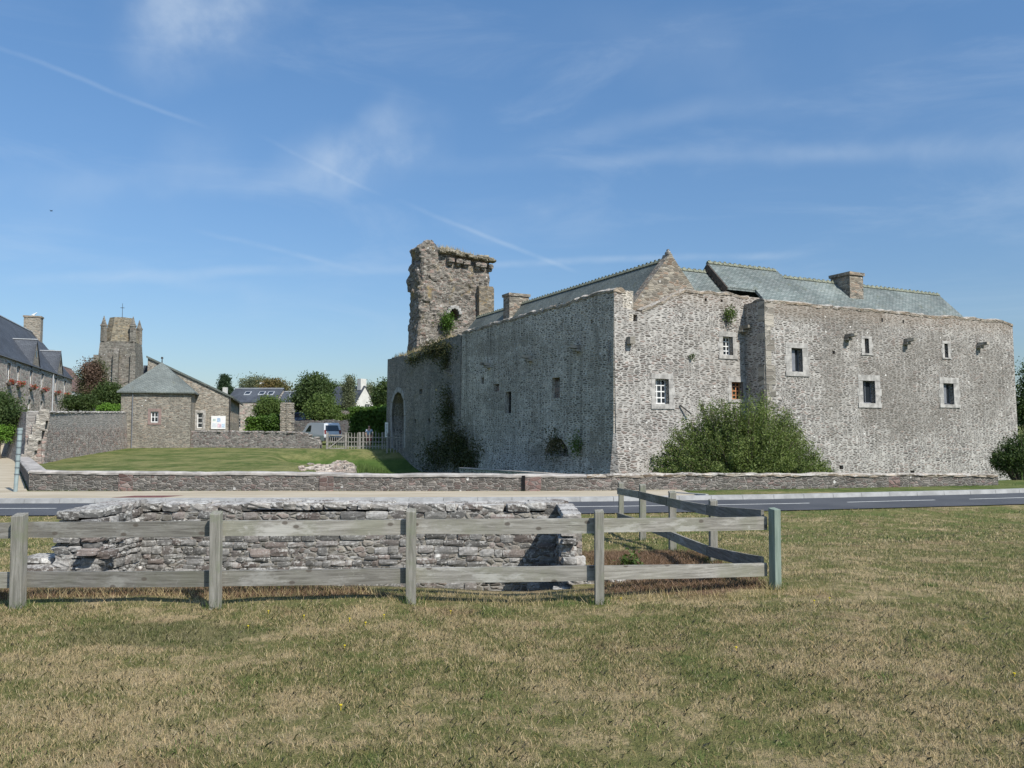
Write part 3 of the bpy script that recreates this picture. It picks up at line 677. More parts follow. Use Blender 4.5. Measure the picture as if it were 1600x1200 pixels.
# base plinth, flared
mb = MB(); zc = fR.uz(963, 677)[1]
def flare(fr, u0, u1, out=.42, zt=zc):
    n = max(1, int((u1-u0)/1.0))
    for i in range(n):
        a = u0+(u1-u0)*i/n; b_ = u0+(u1-u0)*(i+1)/n
        mb.poly([fr.pt(a, out, -2.6), fr.pt(b_, out, -2.6), fr.pt(b_, .012, zt), fr.pt(a, .012, zt)] if fr is not fL else [fr.pt(b_, out, -2.6), fr.pt(a, out, -2.6), fr.pt(a, .012, zt), fr.pt(b_, .012, zt)])
flare(fR, 0, 7.6)
mb.poly([fR.pt(0, .42, -2.6), fR.pt(0, .012, zc), fL.pt(0, .012, zc), fL.pt(0, .42, -2.6)])
mb.build('wall_foot', M_CASTLE, castle)
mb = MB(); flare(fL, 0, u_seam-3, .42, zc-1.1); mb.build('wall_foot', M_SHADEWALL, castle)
# right face, first stretch
F0 = Cn+dR*7.28+NR*1.3
fB = Frame(F0, dR, NR, .012, 7.6); fS = Frame(F0, dL, NL, .012, 7.6)
top1_px = [(961, 456), (964, 450), (969, 451), (972.5, 458), (973.5, 480), (1002, 487), (1012, 482), (1030, 472), (1050, 461), (1070, 453), (1096, 455), (1120, 458), (1145, 460), (1172, 464)]
top1 = [fR.uz(*p) for p in top1_px]; e1 = 8.4
o1 = [(e1, -2.4), (0, -2.4)]; o1 = [(0, -2.4), (e1, -2.4), (e1, top1[-1][1])]
tt = top1[:5]; rest = densify(top1[5:], .28, .035, 11); o1 += rest[::-1]+[top1[4]]+tt[:4][::-1]+[(0, top1[0][1])]
W1 = [(1023, 592, 1044, 631), (1129, 526, 1144.5, 555), (1142, 597, 1160, 624)]
H1 = [(983, 491, 995.5, 502), (1093, 633, 1099, 642), (1101, 466, 1104.5, 470.5), (1126, 468, 1129.5, 472), (1002, 700, 1008, 707)]
wall(fR, o1, [rp(fR.rect(*r)) for r in W1+H1], .9, .42).build('wall', M_CASTLE, castle)
# second stretch: projecting block. Its own material with weathered patches placed in wall metres
Bu0 = F0.dot(dR)
def uvpatch(px, py, rpx, rpy, am, fr=fB):
    u, z = fr.uz(px, py); u2, _ = fr.uz(px+rpx, py); _, z2 = fr.uz(px, py+rpy); P = fr.pt(u, 0, z); return (P.dot(dR), z, abs(u2-u), abs(z2-z), am)
M_BLOCK = stone('castle rubble, patchy weathering', ((.20, .182, .162), (.13, .122, .112), (.25, .20, .175)), (.50, .475, .435), (.30, .076), .12, warp=.45, rag=.16, mvar=.12, stain=(.15, .135, .115), stainamt=.35, stainscale=.4, zband=(7.0, 7.9, (.27, .20, .14), .6), spots=.07,
    patches=[uvpatch(1450, 590, 150, 110, .5), uvpatch(1390, 620, 55, 80, 1.0), uvpatch(1330, 500, 60, 45, .9), uvpatch(1455, 545, 55, 30, .9), uvpatch(1300, 590, 22, 90, .8), uvpatch(1545, 600, 40, 70, .8), uvpatch(1440, 650, 60, 30, .9), uvpatch(1270, 490, 60, 22, .8)])
topB = [fB.uz(*p) for p in [(1195, 470), (1230, 472), (1300, 479), (1380, 487), (1450, 493), (1520, 498), (1560, 501), (1575, 503), (1582, 508)]]; uB = topB[-1][0]
WB = [(1236, 544, 1253, 581), (1347, 595, 1366, 630), (1473, 599, 1489, 632)]; SB = [(1350.5, 529, 1357, 552), (1475, 537, 1480.5, 559)]
HB = [(1377, 497, 1379.5, 503), (1410, 500, 1412.5, 505), (1300, 548, 1304, 553), (1420, 735, 1426, 741), (1309, 727, 1315, 733)]
oB = [(0, -2.4), (uB+.0, -2.4)]+densify(topB[::-1], .3, .03, 14); oB[-1] = (0, topB[0][1])
wall(fB, oB, [rp(fB.rect(*r)) for r in WB+SB+HB], .9, .42).build('wall', M_BLOCK, castle)
wall(fS, [(0.003, -2.4), (3.0, -2.4), (3.0, topB[0][1]+.05), (0.003, topB[0][1])], [], .9, .4).build('wall', M_CASTLE, castle)
fE = Frame(fB.pt(uB, 0, 0)-fB.N*(.012*7.6), dL, dR, .012, 7.6)
wall(fE, [(.003, -2.4), (8, -2.4), (8, 7.4), (0.003, topB[-1][1])], [], .7, .4).build('wall', M_CASTLE, castle)
coping(fB, [(0, topB[0][1]), topB[2], topB[4], topB[6], (uB, topB[-1][1])], .8, M_COPING, 'wall_coping', castle, .02, .12, 5)
coping(fR, [top1[5], top1[9], (7.6, top1[-1][1])], .7, M_COPING, 'wall_coping', castle, .02, .10, 6)
# quoins on the block corner and the castle corner
mb = MB(); z = -1.5
while z < 7.3:
    h = random.uniform(.24, .36); wl = random.choice([.32, .55]); fbox(mb, fB, -.012, wl, -.25, .016, z, z+h-.015)
    if random.random() < .6: fbox(mb, fS, .016, .6-wl*.4, -.25, .014, z, z+h-.015)
    z += h
mb.build('quoins', M_QUOIN, castle)
# windows
def window(fr, r, surr, mullx, mullz, fmat, depth=.28, jw=None, pane=M_GLASS, bar=.03, shutter=False, brick=False):
    u0, z0, u1, z1 = fr.rect(*r); mb = MB()
    if surr:
        U0, Z0, U1, Z1 = fr.rect(*surr); d = .018
        fbox(mb, fr, U0, U1, -.1, d, z1, Z1); fbox(mb, fr, U0-.05, U1+.05, -.1, d+.03, Z0, z0)
        z = z0; k = 0
        while z < z1-.02:
            h = min((z1-z0)/3.02, z1-z); e = .09*(k % 2)
            fbox(mb, fr, U0-e, u0, -.1, d-.003*k, z, z+h-.008); fbox(mb, fr, u1, U1+e, -.1, d-.003*k, z, z+h-.008); z += h; k += 1
        win = mb.build('window', M_DRESSED, castle)
    else:
        fbox(mb, fr, u0, u1, -depth-.02, -depth-.01, z0, z1); win = mb.build('window', M_DARK, castle)
    mb = MB(); f_ = .05
    fbox(mb, fr, u0+.003, u1-.003, -depth, -depth+.05, z0+.003, z0+f_); fbox(mb, fr, u0+.003, u1-.003, -depth, -depth+.05, z1-f_, z1-.003)
    fbox(mb, fr, u0+.003, u0+f_, -depth, -depth+.05, z0+f_, z1-f_); fbox(mb, fr, u1-f_, u1-.003, -depth, -depth+.05, z0+f_, z1-f_)
    for i in range(1, mullx): u = u0+(u1-u0)*i/mullx; fbox(mb, fr, u-bar/2, u+bar/2, -depth, -depth+.045, z0+f_, z1-f_)
    for i in range(1, mullz): z = z0+(z1-z0)*i/mullz; fbox(mb, fr, u0+f_, u1-f_, -depth, -depth+.040, z-bar/2, z+bar/2)
    mb.build('frame', fmat, win)
    mb = MB(); mb.poly([fr.pt(u0, -depth+.01, z0), fr.pt(u1, -depth+.01, z0), fr.pt(u1, -depth+.01, z1), fr.pt(u0, -depth+.01, z1)]); mb.build('pane', pane, win)
    if shutter:
        mb = MB(); fbox(mb, fr, u0+.06, u0+(u1-u0)*.62, -depth+.05, -depth+.08, z0+.06, z1-.06); mb.build('shutter', M_GREYWOOD, win)
    return win
window(fR, W1[0], (1017, 584, 1051, 639), 3, 4, M_WHITE, bar=.05)
window(fR, W1[1], (1123, 518, 1150, 561), 3, 4, M_WHITE, bar=.045)
window(fR, W1[2], (1137, 589, 1166, 629), 3, 4, M_ORANGE, bar=.05)
window(fB, WB[0], (1227, 536, 1262, 588), 1, 1, M_GREYWOOD, shutter=True)
window(fB, WB[1], (1340, 586, 1374, 637), 2, 1, M_GREYWOOD, shutter=False)
window(fB, WB[2], (1467, 590, 1497, 637), 2, 1, M_GREYWOOD, shutter=True)
for r, s_ in zip(SB, ((1345.5, 525.5, 1361.5, 555), (1471.5, 533, 1484.5, 561))): window(fB, r, s_, 1, 1, M_GREYWOOD, depth=.34)
window(fL, winL['w1'], None, 2, 5, M_IRON, bar=.05)
# brick blocking in two old openings
M_BRICK = stone('old brick blocking', ((.20, .12, .09), (.25, .15, .12), (.18, .15, .13)), (.34, .32, .29), (.22, .09), .12, warp=.15, stainamt=.3)
for k in ('w2', 'w3'):
    u0, z0, u1, z1 = fL.rect(*winL[k]); mb = MB(); fbox(mb, fL, u0+.02, u1-.02, -.3, -.16, z0, z0+(z1-z0)*.86); mb.build('blocked_opening', M_BRICK, castle)
# stone spouts
def spout(fr, px, py, wpx, ln=.55, h=.16):
    u, z = fr.uz(px, py); mb = MB(); wd = .26
    mb.hexa([fr.pt(u-wd/2, -.1, z-h), fr.pt(u+wd/2, -.1, z-h), fr.pt(u+wd*.4, ln, z-h*.55), fr.pt(u-wd*.4, ln, z-h*.55), fr.pt(u-wd/2, -.1, z+.05), fr.pt(u+wd/2, -.1, z+.05), fr.pt(u+wd*.4, ln, z+.04), fr.pt(u-wd*.4, ln, z+.04)])
    fbox(mb, fr, u-wd*.7, u+wd*.7, -.1, ln*.45, z-h*1.6, z-h*.98)
    mb.build('stone_spout', M_QUOIN, castle)
for p in ((1322, 524), (1414, 531), (1528, 537)): spout(fB, *p, 1)
for p in ((905, 541), (830, 557), (765, 568), (707, 580)): spout(fL, *p, 1)
spout(fR, 1158, 511, 1); 
mb = MB(); r = fR.rect(978, 527, 986, 538); fbox(mb, fR, r[0], r[2], 0, .3, r[1], r[3]); mb.build('corbel', M_QUOIN, castle)
mb = MB(); a = fR.uz(1060, 633); b_ = fR.uz(1073, 647); mb.bar(fR.pt(a[0], .05, a[1]), fR.pt(b_[0], .25, b_[1]), .05, .05); mb.build('iron_bar', M_IRON, castle)
# roofs
def gable_roof(O, U, N, u0, u1, b0, b1, br, zr, pitch, mat, name, parent, thick=.12, back=True):
    """ridge along U at setback br, height zr; front slope to setback b0, back slope to b1. setback measured along -N"""
    mb = MB(); P = lambda u, b, z: Vector(O)+U*u-N*b+Vector((0, 0, z))
    zf = zr-(br-b0)*pitch; zb = zr-(b1-br)*pitch
    up = Vector((0, 0, thick))
    for (ba, za, bb, zb_) in ((b0, zf, br, zr),)+(((br, zr, b1, zb),) if back else ()):
        q = [P(u0, ba, za), P(u1, ba, za), P(u1, bb, zb_), P(u0, bb, zb_)]; mb.hexa([p-up for p in q]+q)
    return mb.build(name, mat, parent)
def crest(O, U, N, u0, u1, br, zr, parent, step=.32, h=.055):
    mb = MB(); P = lambda u, b, z: Vector(O)+U*u-N*b+Vector((0, 0, z)); u = u0
    while u < u1-.05:
        L_ = min(step*.92, u1-u); q = [P(u, br-.12, zr-.08), P(u+L_, br-.12, zr-.08), P(u+L_, br+.12, zr-.08), P(u, br+.12, zr-.08)]
        t_ = [P(u, br-.03, zr+.05), P(u+L_, br-.03, zr+.05), P(u+L_, br+.03, zr+.05), P(u, br+.03, zr+.05)]; mb.hexa(q+t_)
        c_ = P(u+L_*.5, br, zr+.05+h/2); mb.box(c_, (.13, .04, h+random.uniform(-.03, .03)), (U, N, Vector((0, 0, 1))), .008); u += step
    return mb.build('ridge_tiles', M_RIDGE, parent)
# left wing: ridge along dL, front normal NL
zr1 = 9.42; br1 = 3.33
rfL = gable_roof(Cn, dL, NL, .55, 21.9, .95, 5.7, br1, zr1, 1.22, M_SL_DARK, 'roof', castle); crest(Cn, dL, NL, .75, 21.9, br1, zr1+.02, rfL)
# its gable wall, standing a little proud of the roof
fG = Frame(Cn-NR*.45, dR, NR, 0, 9)
ga = [fG.uz(*p) for p in ((1048, 396),)][0]
gp = [(ga[0]-2.35, ga[1]-2.75), (ga[0]-2.35, 5.2), (ga[0]+2.6, 5.2), (ga[0]+2.6, ga[1]-3.0)]
edgeR = densify([(ga[0]+2.6, ga[1]-3.02), (ga[0]+.12, ga[1]-.12)], .3, .03, 3); edgeL = densify([(ga[0]-.12, ga[1]-.12), (ga[0]-2.35, ga[1]-2.75)], .3, .02, 5)
outl = [(ga[0]-2.35, 5.2), (ga[0]+2.6, 5.2)]+edgeR+[(ga[0]+.07, ga[1]), (ga[0]-.07, ga[1])]+edgeL[:-1]+[(ga[0]-2.35, ga[1]-2.75)]
M_GABLE = stone('gable rubble', ((.21, .19, .16), (.29, .26, .21), (.27, .20, .15)), (.36, .33, .275), (.28, .095), .07, warp=.4, rag=.12, stain=(.24, .20, .15), stainamt=.6, stainscale=.7, spots=.08)
wall(fG, outl, [], .5, .3).build('gable', M_GABLE, castle)
mb = MB(); pa = fG.pt(ga[0], -.2, ga[1]); stone_at(mb, pa+Vector((0, 0, .03)), (dR, dL, Vector((0, 0, 1))), (.2, .25, .2)); stone_at(mb, pa+Vector((0, 0, .17)), (dR, dL, Vector((0, 0, 1))), (.11, .12, .12)); mb.build('finial', M_LICHENCAP, castle)
def chimney(c, z0, z1, wu, wv, U, V, mat, parent, cap=M_COPING):
    mb = MB(); mb.box(Vector((c.x, c.y, (z0+z1-.16)/2)), (wu, wv, z1-.16-z0), (U, V, Vector((0, 0, 1)))); ch = mb.build('chimney', mat, parent)
    mb = MB(); mb.box(Vector((c.x, c.y, z1-.08)), (wu+.14, wv+.14, .16), (U, V, Vector((0, 0, 1))), .012); mb.build('cap', cap, ch); return ch
cc = Cn+dL*15.4+dR*3.1
chimney(cc, 8.0, 10.02, 1.35, .85, dR, dL, M_GABLE, rfL)
# right wing roofs (ridge along dR, front normal NR, origin F0)
rfA = gable_roof(F0, dR, NR, -3.6, -.72, 1.75, 5.2, 3.0, 9.30, 1.0, M_SL_GREEN, 'roof', castle); crest(F0, dR, NR, -2.6, -.75, 3.0, 9.31, rfA)
rfB = gable_roof(F0, dR, NR, -.71, 3.85, 1.62, 5.6, 3.0, 9.78, 1.0, M_SL_GREEN, 'roof', castle, .16); crest(F0, dR, NR, -.71, 3.7, 3.0, 9.8, rfB)
mb = MB(); PB_ = lambda u, b, z: F0+dR*u-NR*b+Vector((0, 0, z)); q = [PB_(1.0, .65, 7.43), PB_(3.84, .65, 7.43), PB_(3.84, 1.615, 8.395), PB_(1.0, 1.615, 8.395)]; mb.hexa([p-Vector((0, 0, .16)) for p in q]+q); mb.build('lower_slope', M_SL_GREEN, rfB)
rfC = gable_roof(F0, dR, NR, 3.86, 16.4, .65, 5.4, 3.0, 9.50, 1.0, M_SL_GREEN, 'roof', castle); crest(F0, dR, NR, 3.9, 16.4, 3.0, 9.51, rfC, .34, .05)
mb = MB()
for sgn, (b0, b1) in enumerate(((1.62, 3.0),)):
    q0 = F0+dR*(-.78)-NR*b0+Vector((0, 0, 9.78-(3-b0)-.2)); q1 = F0+dR*(-.78)-NR*b1+Vector((0, 0, 9.78-.2)); mb.bar(q0, q1, .06, .3)
    for k in range(7):
        t_ = (k+.5)/7; p = q0.lerp(q1, t_); mb.box(p+Vector((0, 0, -.2)), (.16, .12, .10), (dR, dL, Vector((0, 0, 1))))
mb.build('verge_board', M_BROWNWOOD, rfB)
mb = MB(); P = lambda u, b, z: F0+dR*u-NR*b+Vector((0, 0, z)); mb.poly([P(-.6, 1.7, 7.2), P(-.6, 5, 7.2), P(-.6, 3.0, 9.6)]); mb.build('gable', M_GABLE, castle); mb = MB(); mb.poly([P(16.25, .8, 7.1), P(16.25, 5.2, 7.1), P(16.25, 3.0, 9.4)]); mb.build('gable', M_GABLE, castle)
mb = MB(); mb.hexa([P(-3.6, 1.9, 7.2), P(-.72, 1.9, 7.2), P(-.72, 2.1, 7.2), P(-3.6, 2.1, 7.2), P(-3.6, 1.9, 8.1), P(-.72, 1.9, 8.1), P(-.72, 2.1, 8.1), P(-3.6, 2.1, 8.1)]); mb.build('eaves_wall', M_BROWNWOOD, castle)
cc = F0+dR*(7.94+.52)-NR*(2.0+.66); chimney(cc, 7.8, 9.93, 1.0, 1.25, dR, dL, M_GABLE, rfC)

# ---------------------------------------------------------------- ruined tower
T0 = Cn+dL*26.4+dR*.62
fT = Frame(T0, dR, NR, 0, 15)
tower = thing('ruined_tower', T0, 'tall ruined keep tower with a broken left side, arched opening and corbelled top', 'tower')
def fromT(p): return fT.uz(*p)
tp = [(653, 384), (662, 379), (668, 374), (675, 373), (679, 379), (682, 386), (700, 389), (720, 393), (740, 398), (752, 402), (764, 405)]
topT = [fromT(p) for p in tp]; uRt = fromT((765, 500))[0]
out = [(-.05, 3), (uRt, 3), (uRt, topT[-1][1]-.5)]+densify([(uRt, topT[-1][1]-.3)]+topT[::-1], .25, .08, 31)+[(.45, topT[0][1]-1.2), (.35, 12.5), (.1, 10), (-.05, 8)]
arcT = [fromT(p) for p in ((702.5, 499), (702.5, 490), (704.5, 485), (709.5, 482), (714.5, 485), (716.5, 490), (716.5, 499))]
def roughen(mb, voxel, disp, name, mat, parent, mid=.5):
    org = worg(parent); v = np.array(mb.v)-np.array(org); me = bpy.data.meshes.new('tmp'); me.from_pydata(v.tolist(), [], mb.f); bm = bmesh.new(); bm.from_mesh(me)
    bmesh.ops.remove_doubles(bm, verts=bm.verts, dist=1e-4); bmesh.ops.recalc_face_normals(bm, faces=bm.faces); bm.to_mesh(me); bm.free()
    o = bpy.data.objects.new('tmp', me); C.objects.link(o)
    rm = o.modifiers.new('r', 'REMESH'); rm.mode = 'VOXEL'; rm.voxel_size = voxel
    for sz, st in disp:
        tx = bpy.data.textures.new('t', 'CLOUDS'); tx.noise_scale = sz; tx.noise_depth = 3; d = o.modifiers.new('d', 'DISPLACE'); d.texture = tx; d.strength = st; d.mid_level = mid; d.texture_coords = 'LOCAL'
    dg = bpy.context.evaluated_depsgraph_get(); m2 = bpy.data.meshes.new_from_object(o.evaluated_get(dg)); bpy.data.objects.remove(o)
    m2.name = name; m2.materials.clear(); m2.materials.append(mat); o2 = bpy.data.objects.new(name, m2); C.objects.link(o2); o2.parent = parent; return o2
mbT = wall(fT, out, [], 2.0, .7, [arcT])
wt = roughen(mbT, .13, [(1.1, .38), (.3, .26)], 'wall', M_TOWER, tower)
# broken return wall on the left, jagged lumps
mb = MB()
lump = [(0, 9.0, 2.5, .25), (0, 12.0, 2.7, .1), (0, 13.6, 3.0, 0), (0, 14.9, 2.6, -.1)]
prof2 = [(.0, 5), (.9, 5), (2.9, 5), (2.95, 8), (2.75, 10.2), (3.0, 12), (3.2, 13.0), (3.05, 14.0), (2.3, 14.7), (1.2, 15.2), (.2, 15.3)]
fTL = Frame(T0+dR*.25, dL, NL, 0, 15)
o_ = [(.05, 4), (2.7, 4), (2.75, 8), (2.6, 10.2), (2.85, 12), (3.1, 13.0), (2.95, 13.9), (2.2, 14.5), (1.3, 14.9), (.5, 15.1), (.05, 15.1)]
roughen(wall(fTL, o_, [], 1.6, .3), .16, [(1.2, 1.0), (.35, .4)], 'broken_wall', M_TOWER, tower)
# buttress + corbelled parapet + arch ring
mb = MB(); r = fT.rect(745, 448, 768, 512); fbox(mb, fT, r[0], r[2], -.3, .45, 5, r[3]-.15); fbox(mb, fT, r[0]+.0, r[2]+.0, -.3, .32, r[3]-.15, r[3]); mb.build('buttress', stone('buttress stone', ((.2, .175, .14), (.26, .22, .17), (.24, .18, .11)), (.32, .29, .23), (.3, .13), .06, warp=.3, ochre=.6), tower)
mb = MB(); topz = fromT((740, 405))[1]
for px in (703, 716, 727, 745, 753, 765):
    u, z = fromT((px, 402+(px-700)*.17)); ax = (dR, NR, Vector((0, 0, 1))); stone_at(mb, fT.pt(u, .12, z-.22), ax, (random.uniform(.3, .6), .5, .32), .16, .4); stone_at(mb, fT.pt(u, .0, z-.45), ax, (.3, .35, .25), .14, .4)
mb.build('corbels', M_TOWER, tower)
mb = MB(); a = fromT((688, 392)); b_ = fromT((768, 407))
n = 26
for i in range(n):
    t_ = i/(n-1); u = a[0]+(b_[0]-a[0])*t_; z = a[1]+(b_[1]-a[1])*t_; 
    for k in range(3): stone_at(mb, fT.pt(u+random.uniform(-.1, .1), .28-random.random()*.5, z-.02+random.uniform(-.1, .16)), (dR, NR, Vector((0, 0, 1))), (random.uniform(.25, .5), .5, random.uniform(.14, .26)), .14, .4)
M_TOPST = stone('tower head stones', ((.20, .18, .13), (.28, .25, .19), (.22, .18, .11)), (.3, .27, .21), (.3, .14), .05, use3d=True, ochre=.9, stainamt=.4, lichen=.3)
mb.build('parapet', M_TOPST, tower)
mb = MB()
for i in range(7):
    t_ = math.pi*(i+.5)/7; c_ = fromT((709.5, 491)); stone_at(mb, fT.pt(c_[0]+math.cos(t_)*.5, -.0, c_[1]+math.sin(t_)*.55), (dR, NR, Vector((0, 0, 1))), (.26, .3, .26), .06, .4)
mb.build('arch_ring', M_GREYDR, tower)
mb = MB(); fbox(mb, fT, arcT[0][0]-.5, arcT[-1][0]+.5, -2.6, -2.45, arcT[0][1]-1, arcT[0][1]+2); mb.build('inner_wall', M_TOWER, tower)

# ---------------------------------------------------------------- foliage
def leaves(pts, size, up=.3, asp=.55):
    """diamond leaves at pts (N,3)"""
    N = len(pts); a = RNG.normal(size=(N, 3)); a[:, 2] += up; a /= np.linalg.norm(a, axis=1, keepdims=True)
    b = RNG.normal(size=(N, 3)); b -= a*(a*b).sum(1, keepdims=True); b /= np.linalg.norm(b, axis=1, keepdims=True)
    s = size*RNG.uniform(.6, 1.4, (N, 1)); return np.stack([pts-a*s*.5, pts+b*s*asp*.5, pts+a*s*.5, pts-b*s*asp*.5], 1).reshape(-1, 3)
def crownpts(blobs, n, clump=.35, per=40, shell=.5):
    """blobs: (cx,cy,cz,rx,ry,rz); leaves in clumps within the blobs' outer shell"""
    out = []; vol = np.array([b[3]*b[4]*b[5] for b in blobs])**(2/3); vol /= vol.sum()
    for b, f in zip(blobs, vol):
        nc = max(4, int(n*f/per)); d = RNG.normal(size=(nc, 3)); d /= np.linalg.norm(d, axis=1, keepdims=True); r = RNG.uniform(shell, .98, (nc, 1))
        c = np.array(b[:3])+d*r*np.array(b[3:]); k = RNG.integers(0, nc, int(n*f)); sc_ = clump*RNG.uniform(.5, 1.3, (nc, 1))[k]
        out.append(c[k]+np.clip(RNG.normal(size=(len(k), 3)), -1.5, 1.5)*sc_*np.array([1, 1, .7]))
    return np.concatenate(out)
M_BARK = plain('bark', (.13, .105, .08), .95, .1, var=.3, scale=8, bump=.6)
GREENS = {
 'dark': leafmat('dark green leaves', (0.031, 0.059, 0.019), (0.093, 0.132, 0.039)), 'mid': leafmat('mid green leaves', (0.054, 0.093, 0.023), (0.147, 0.202, 0.054)),
 'brown': leafmat('autumn leaves', (0.109, 0.078, 0.031), (0.264, 0.186, 0.070), (0.093, 0.124, 0.039), .5, .4), 'red': leafmat('reddish leaves', (.10, .07, .05), (.20, .13, .10), (.07, .10, .035), .9, .5),
 'pale': leafmat('grey green leaves', (0.109, 0.132, 0.078), (0.217, 0.232, 0.132)), 'hedge': leafmat('hedge leaves', (0.039, 0.078, 0.016), (0.132, 0.232, 0.039), None, 0, .8),
 'broom': leafmat('willowy leaves', (.065, .10, .028), (.22, .27, .08), None, 0, 1.2), 'ivy': leafmat('ivy leaves', (0.028, 0.043, 0.019), (0.085, 0.101, 0.043), (0.124, 0.093, 0.046), .4, 1.5),
 'bright': leafmat('bright leaves', (0.078, 0.155, 0.023), (0.186, 0.341, 0.046)), 'pine': leafmat('pine needles', (0.023, 0.046, 0.025), (0.062, 0.101, 0.046)),
 'straw': leafmat('straw stems', (0.310, 0.232, 0.124), (0.558, 0.449, 0.248)), 'geranium': leafmat('geranium flowers', (.35, .02, .03), (.6, .08, .07))}
def limb(mb, a, b, r0, r1, seg=4, wob=.08):
    a = Vector(a); b = Vector(b); L_ = (b-a).length; p = a
    for i in range(seg):
        q = a.lerp(b, (i+1)/seg)+Vector((random.uniform(-1, 1), random.uniform(-1, 1), random.uniform(-.4, .4)))*wob*L_/seg*(0 if i == seg-1 else 1)
        mb.tube(p, q, r0+(r1-r0)*i/seg, r0+(r1-r0)*(i+1)/seg, 7, False); p = q
def tree(name, base, blobs, n, size, mat, label, cat='tree', trunk_r=.18, group=None, clump=.35, per=40, shell=.5, asp=.55):
    """blobs relative to base"""
    base = Vector(base); base.z = float(H(base.x, base.y))
    t = thing(name, base, label, cat, group); mb = MB(); zt = min(b[2]-b[5]*.5 for b in blobs); zt = max(zt, .3)
    top = base+Vector((blobs[0][0]*.3, blobs[0][1]*.3, zt)); limb(mb, base-Vector((0, 0, .2)), top, trunk_r, trunk_r*.75)
    for b in blobs:
        for k in range(3):
            e = base+Vector((b[0]+random.uniform(-.5, .5)*b[3], b[1]+random.uniform(-.5, .5)*b[4], b[2]+random.uniform(0, .6)*b[5])); limb(mb, top, e, trunk_r*.5, trunk_r*.12, 4, .15)
    mb.build('trunk', M_BARK, t, smooth=True)
    pts = crownpts([(base.x+b[0], base.y+b[1], base.z+b[2], *b[3:]) for b in blobs], n, clump, per, shell)
    npmesh('crown', leaves(pts, size, asp=asp), 4, GREENS[mat], t); return t
def P2(px, py, Y):  # px point to world with base on terrain
    return at(px, py, Y)
def tree_px(name, box, Y, n, size, mat, label, shape='round', **kw):
    n = int(n*1.9); size *= .72
    """crown fitted to a picture box x0,y0,x1,y1 at depth Y, trunk to the ground"""
    x0, y0, x1, y1 = box; c = at((x0+x1)/2, (y0+y1)/2, Y); wr = (at(x1, y0, Y).x-at(x0, y0, Y).x)/2; top = at(x0, y0, Y).z; bot = at(x0, y1, Y).z
    gz = float(H(c.x, c.y)); hh = (top-bot)/2; zc_ = (top+bot)/2-gz; B = []
    if shape == 'round':
        B = [(0, 0, zc_, wr*.72, wr*.7, hh*.8)]
        for k in range(5):
            a = k*1.3+.4; B.append((math.cos(a)*wr*.5, math.sin(a)*wr*.5, zc_+random.uniform(-.45, .4)*hh, wr*.45, wr*.45, hh*.42))
        B.append((0, 0, zc_+hh*.55, wr*.45, wr*.4, hh*.4))
    elif shape == 'tall': B = [(random.uniform(-.3, .3)*wr, random.uniform(-.3, .3)*wr, zc_+hh*t_, wr*(.75-.35*abs(t_)), wr*(.7-.3*abs(t_)), hh*.34) for t_ in (-.7, -.3, .1, .45, .75)]
    elif shape == 'cone': B = [(random.uniform(-.15, .15)*wr, 0, zc_+hh*t_, wr*(.95-.42*(t_+1)), wr*(.9-.42*(t_+1)), hh*.22) for t_ in (-.8, -.5, -.15, .2, .5, .8)]
    elif shape == 'wide': B = [(wr*t_, random.uniform(-.2, .2)*wr, zc_+random.uniform(-.15, .3)*hh, wr*.36, wr*.4, hh*.75) for t_ in (-.62, -.3, 0, .32, .62)]
    return tree(name, (c.x, c.y, 0), B, n, size, mat, label, **kw)

# big willowy bush against the castle
def spray_bush(name, base, rad, hgt, nst, mat, label, cat='bush', leaf=.10, dens=120, lean=.0, wide=1.25):
    base = Vector(base); base.z = float(H(base.x, base.y)); t = thing(name, base, label, cat); mb = MB(); P = []
    for i in range(nst):
        a = random.uniform(0, 2*math.pi); r = math.sqrt(random.random()); e = r*rad; lob = .98+.42*float(fbm(math.cos(a)*e*.55+3, math.sin(a)*e*.5, 77))
        top = Vector((math.cos(a)*e, math.sin(a)*e*.55, hgt*max(.24, (1-.70*r**1.7))*random.uniform(.80, 1.06)*lob))
        b0 = Vector((math.cos(a)*e*.35, math.sin(a)*e*.2, 0)); mid = b0.lerp(top, .5)+Vector((0, 0, hgt*.10*r))
        if i < nst//3: mb.tube(base+b0, base+mid, .03, .018, 5, False); mb.tube(base+mid, base+top, .018, .006, 5, False)
        nn = int(dens*random.uniform(.7, 1.3)); tt_ = RNG.uniform(.22, 1.0, nn)**.8
        q = np.array([list(b0*(1-k)**2+mid*2*k*(1-k)+top*k*k) for k in tt_])
        q += RNG.normal(size=q.shape)*(.24*(1.05-tt_))[:, None]+RNG.normal(size=q.shape)*.07; P.append(q)
    mb.build('stems', M_BARK, t); pts = np.concatenate(P)+np.array(list(base)); pts = pts[pts[:, 2] > base.z+.02]
    npmesh('foliage', leaves(pts, leaf, .7, .32), 4, GREENS[mat], t); return t
bc = at(1160, 740, 31.2)
spray_bush('bush', (bc.x, bc.y, 0), 3.6, 4.5, 1000, 'broom', 'large willowy green bush spreading against the pale castle wall')
spray_bush('shrub', (at(1600, 740, 33).x, 33, 0), 1.35, 2.6, 120, 'dark', 'dark green shrub at the far right end of the castle', 'shrub', leaf=.11)
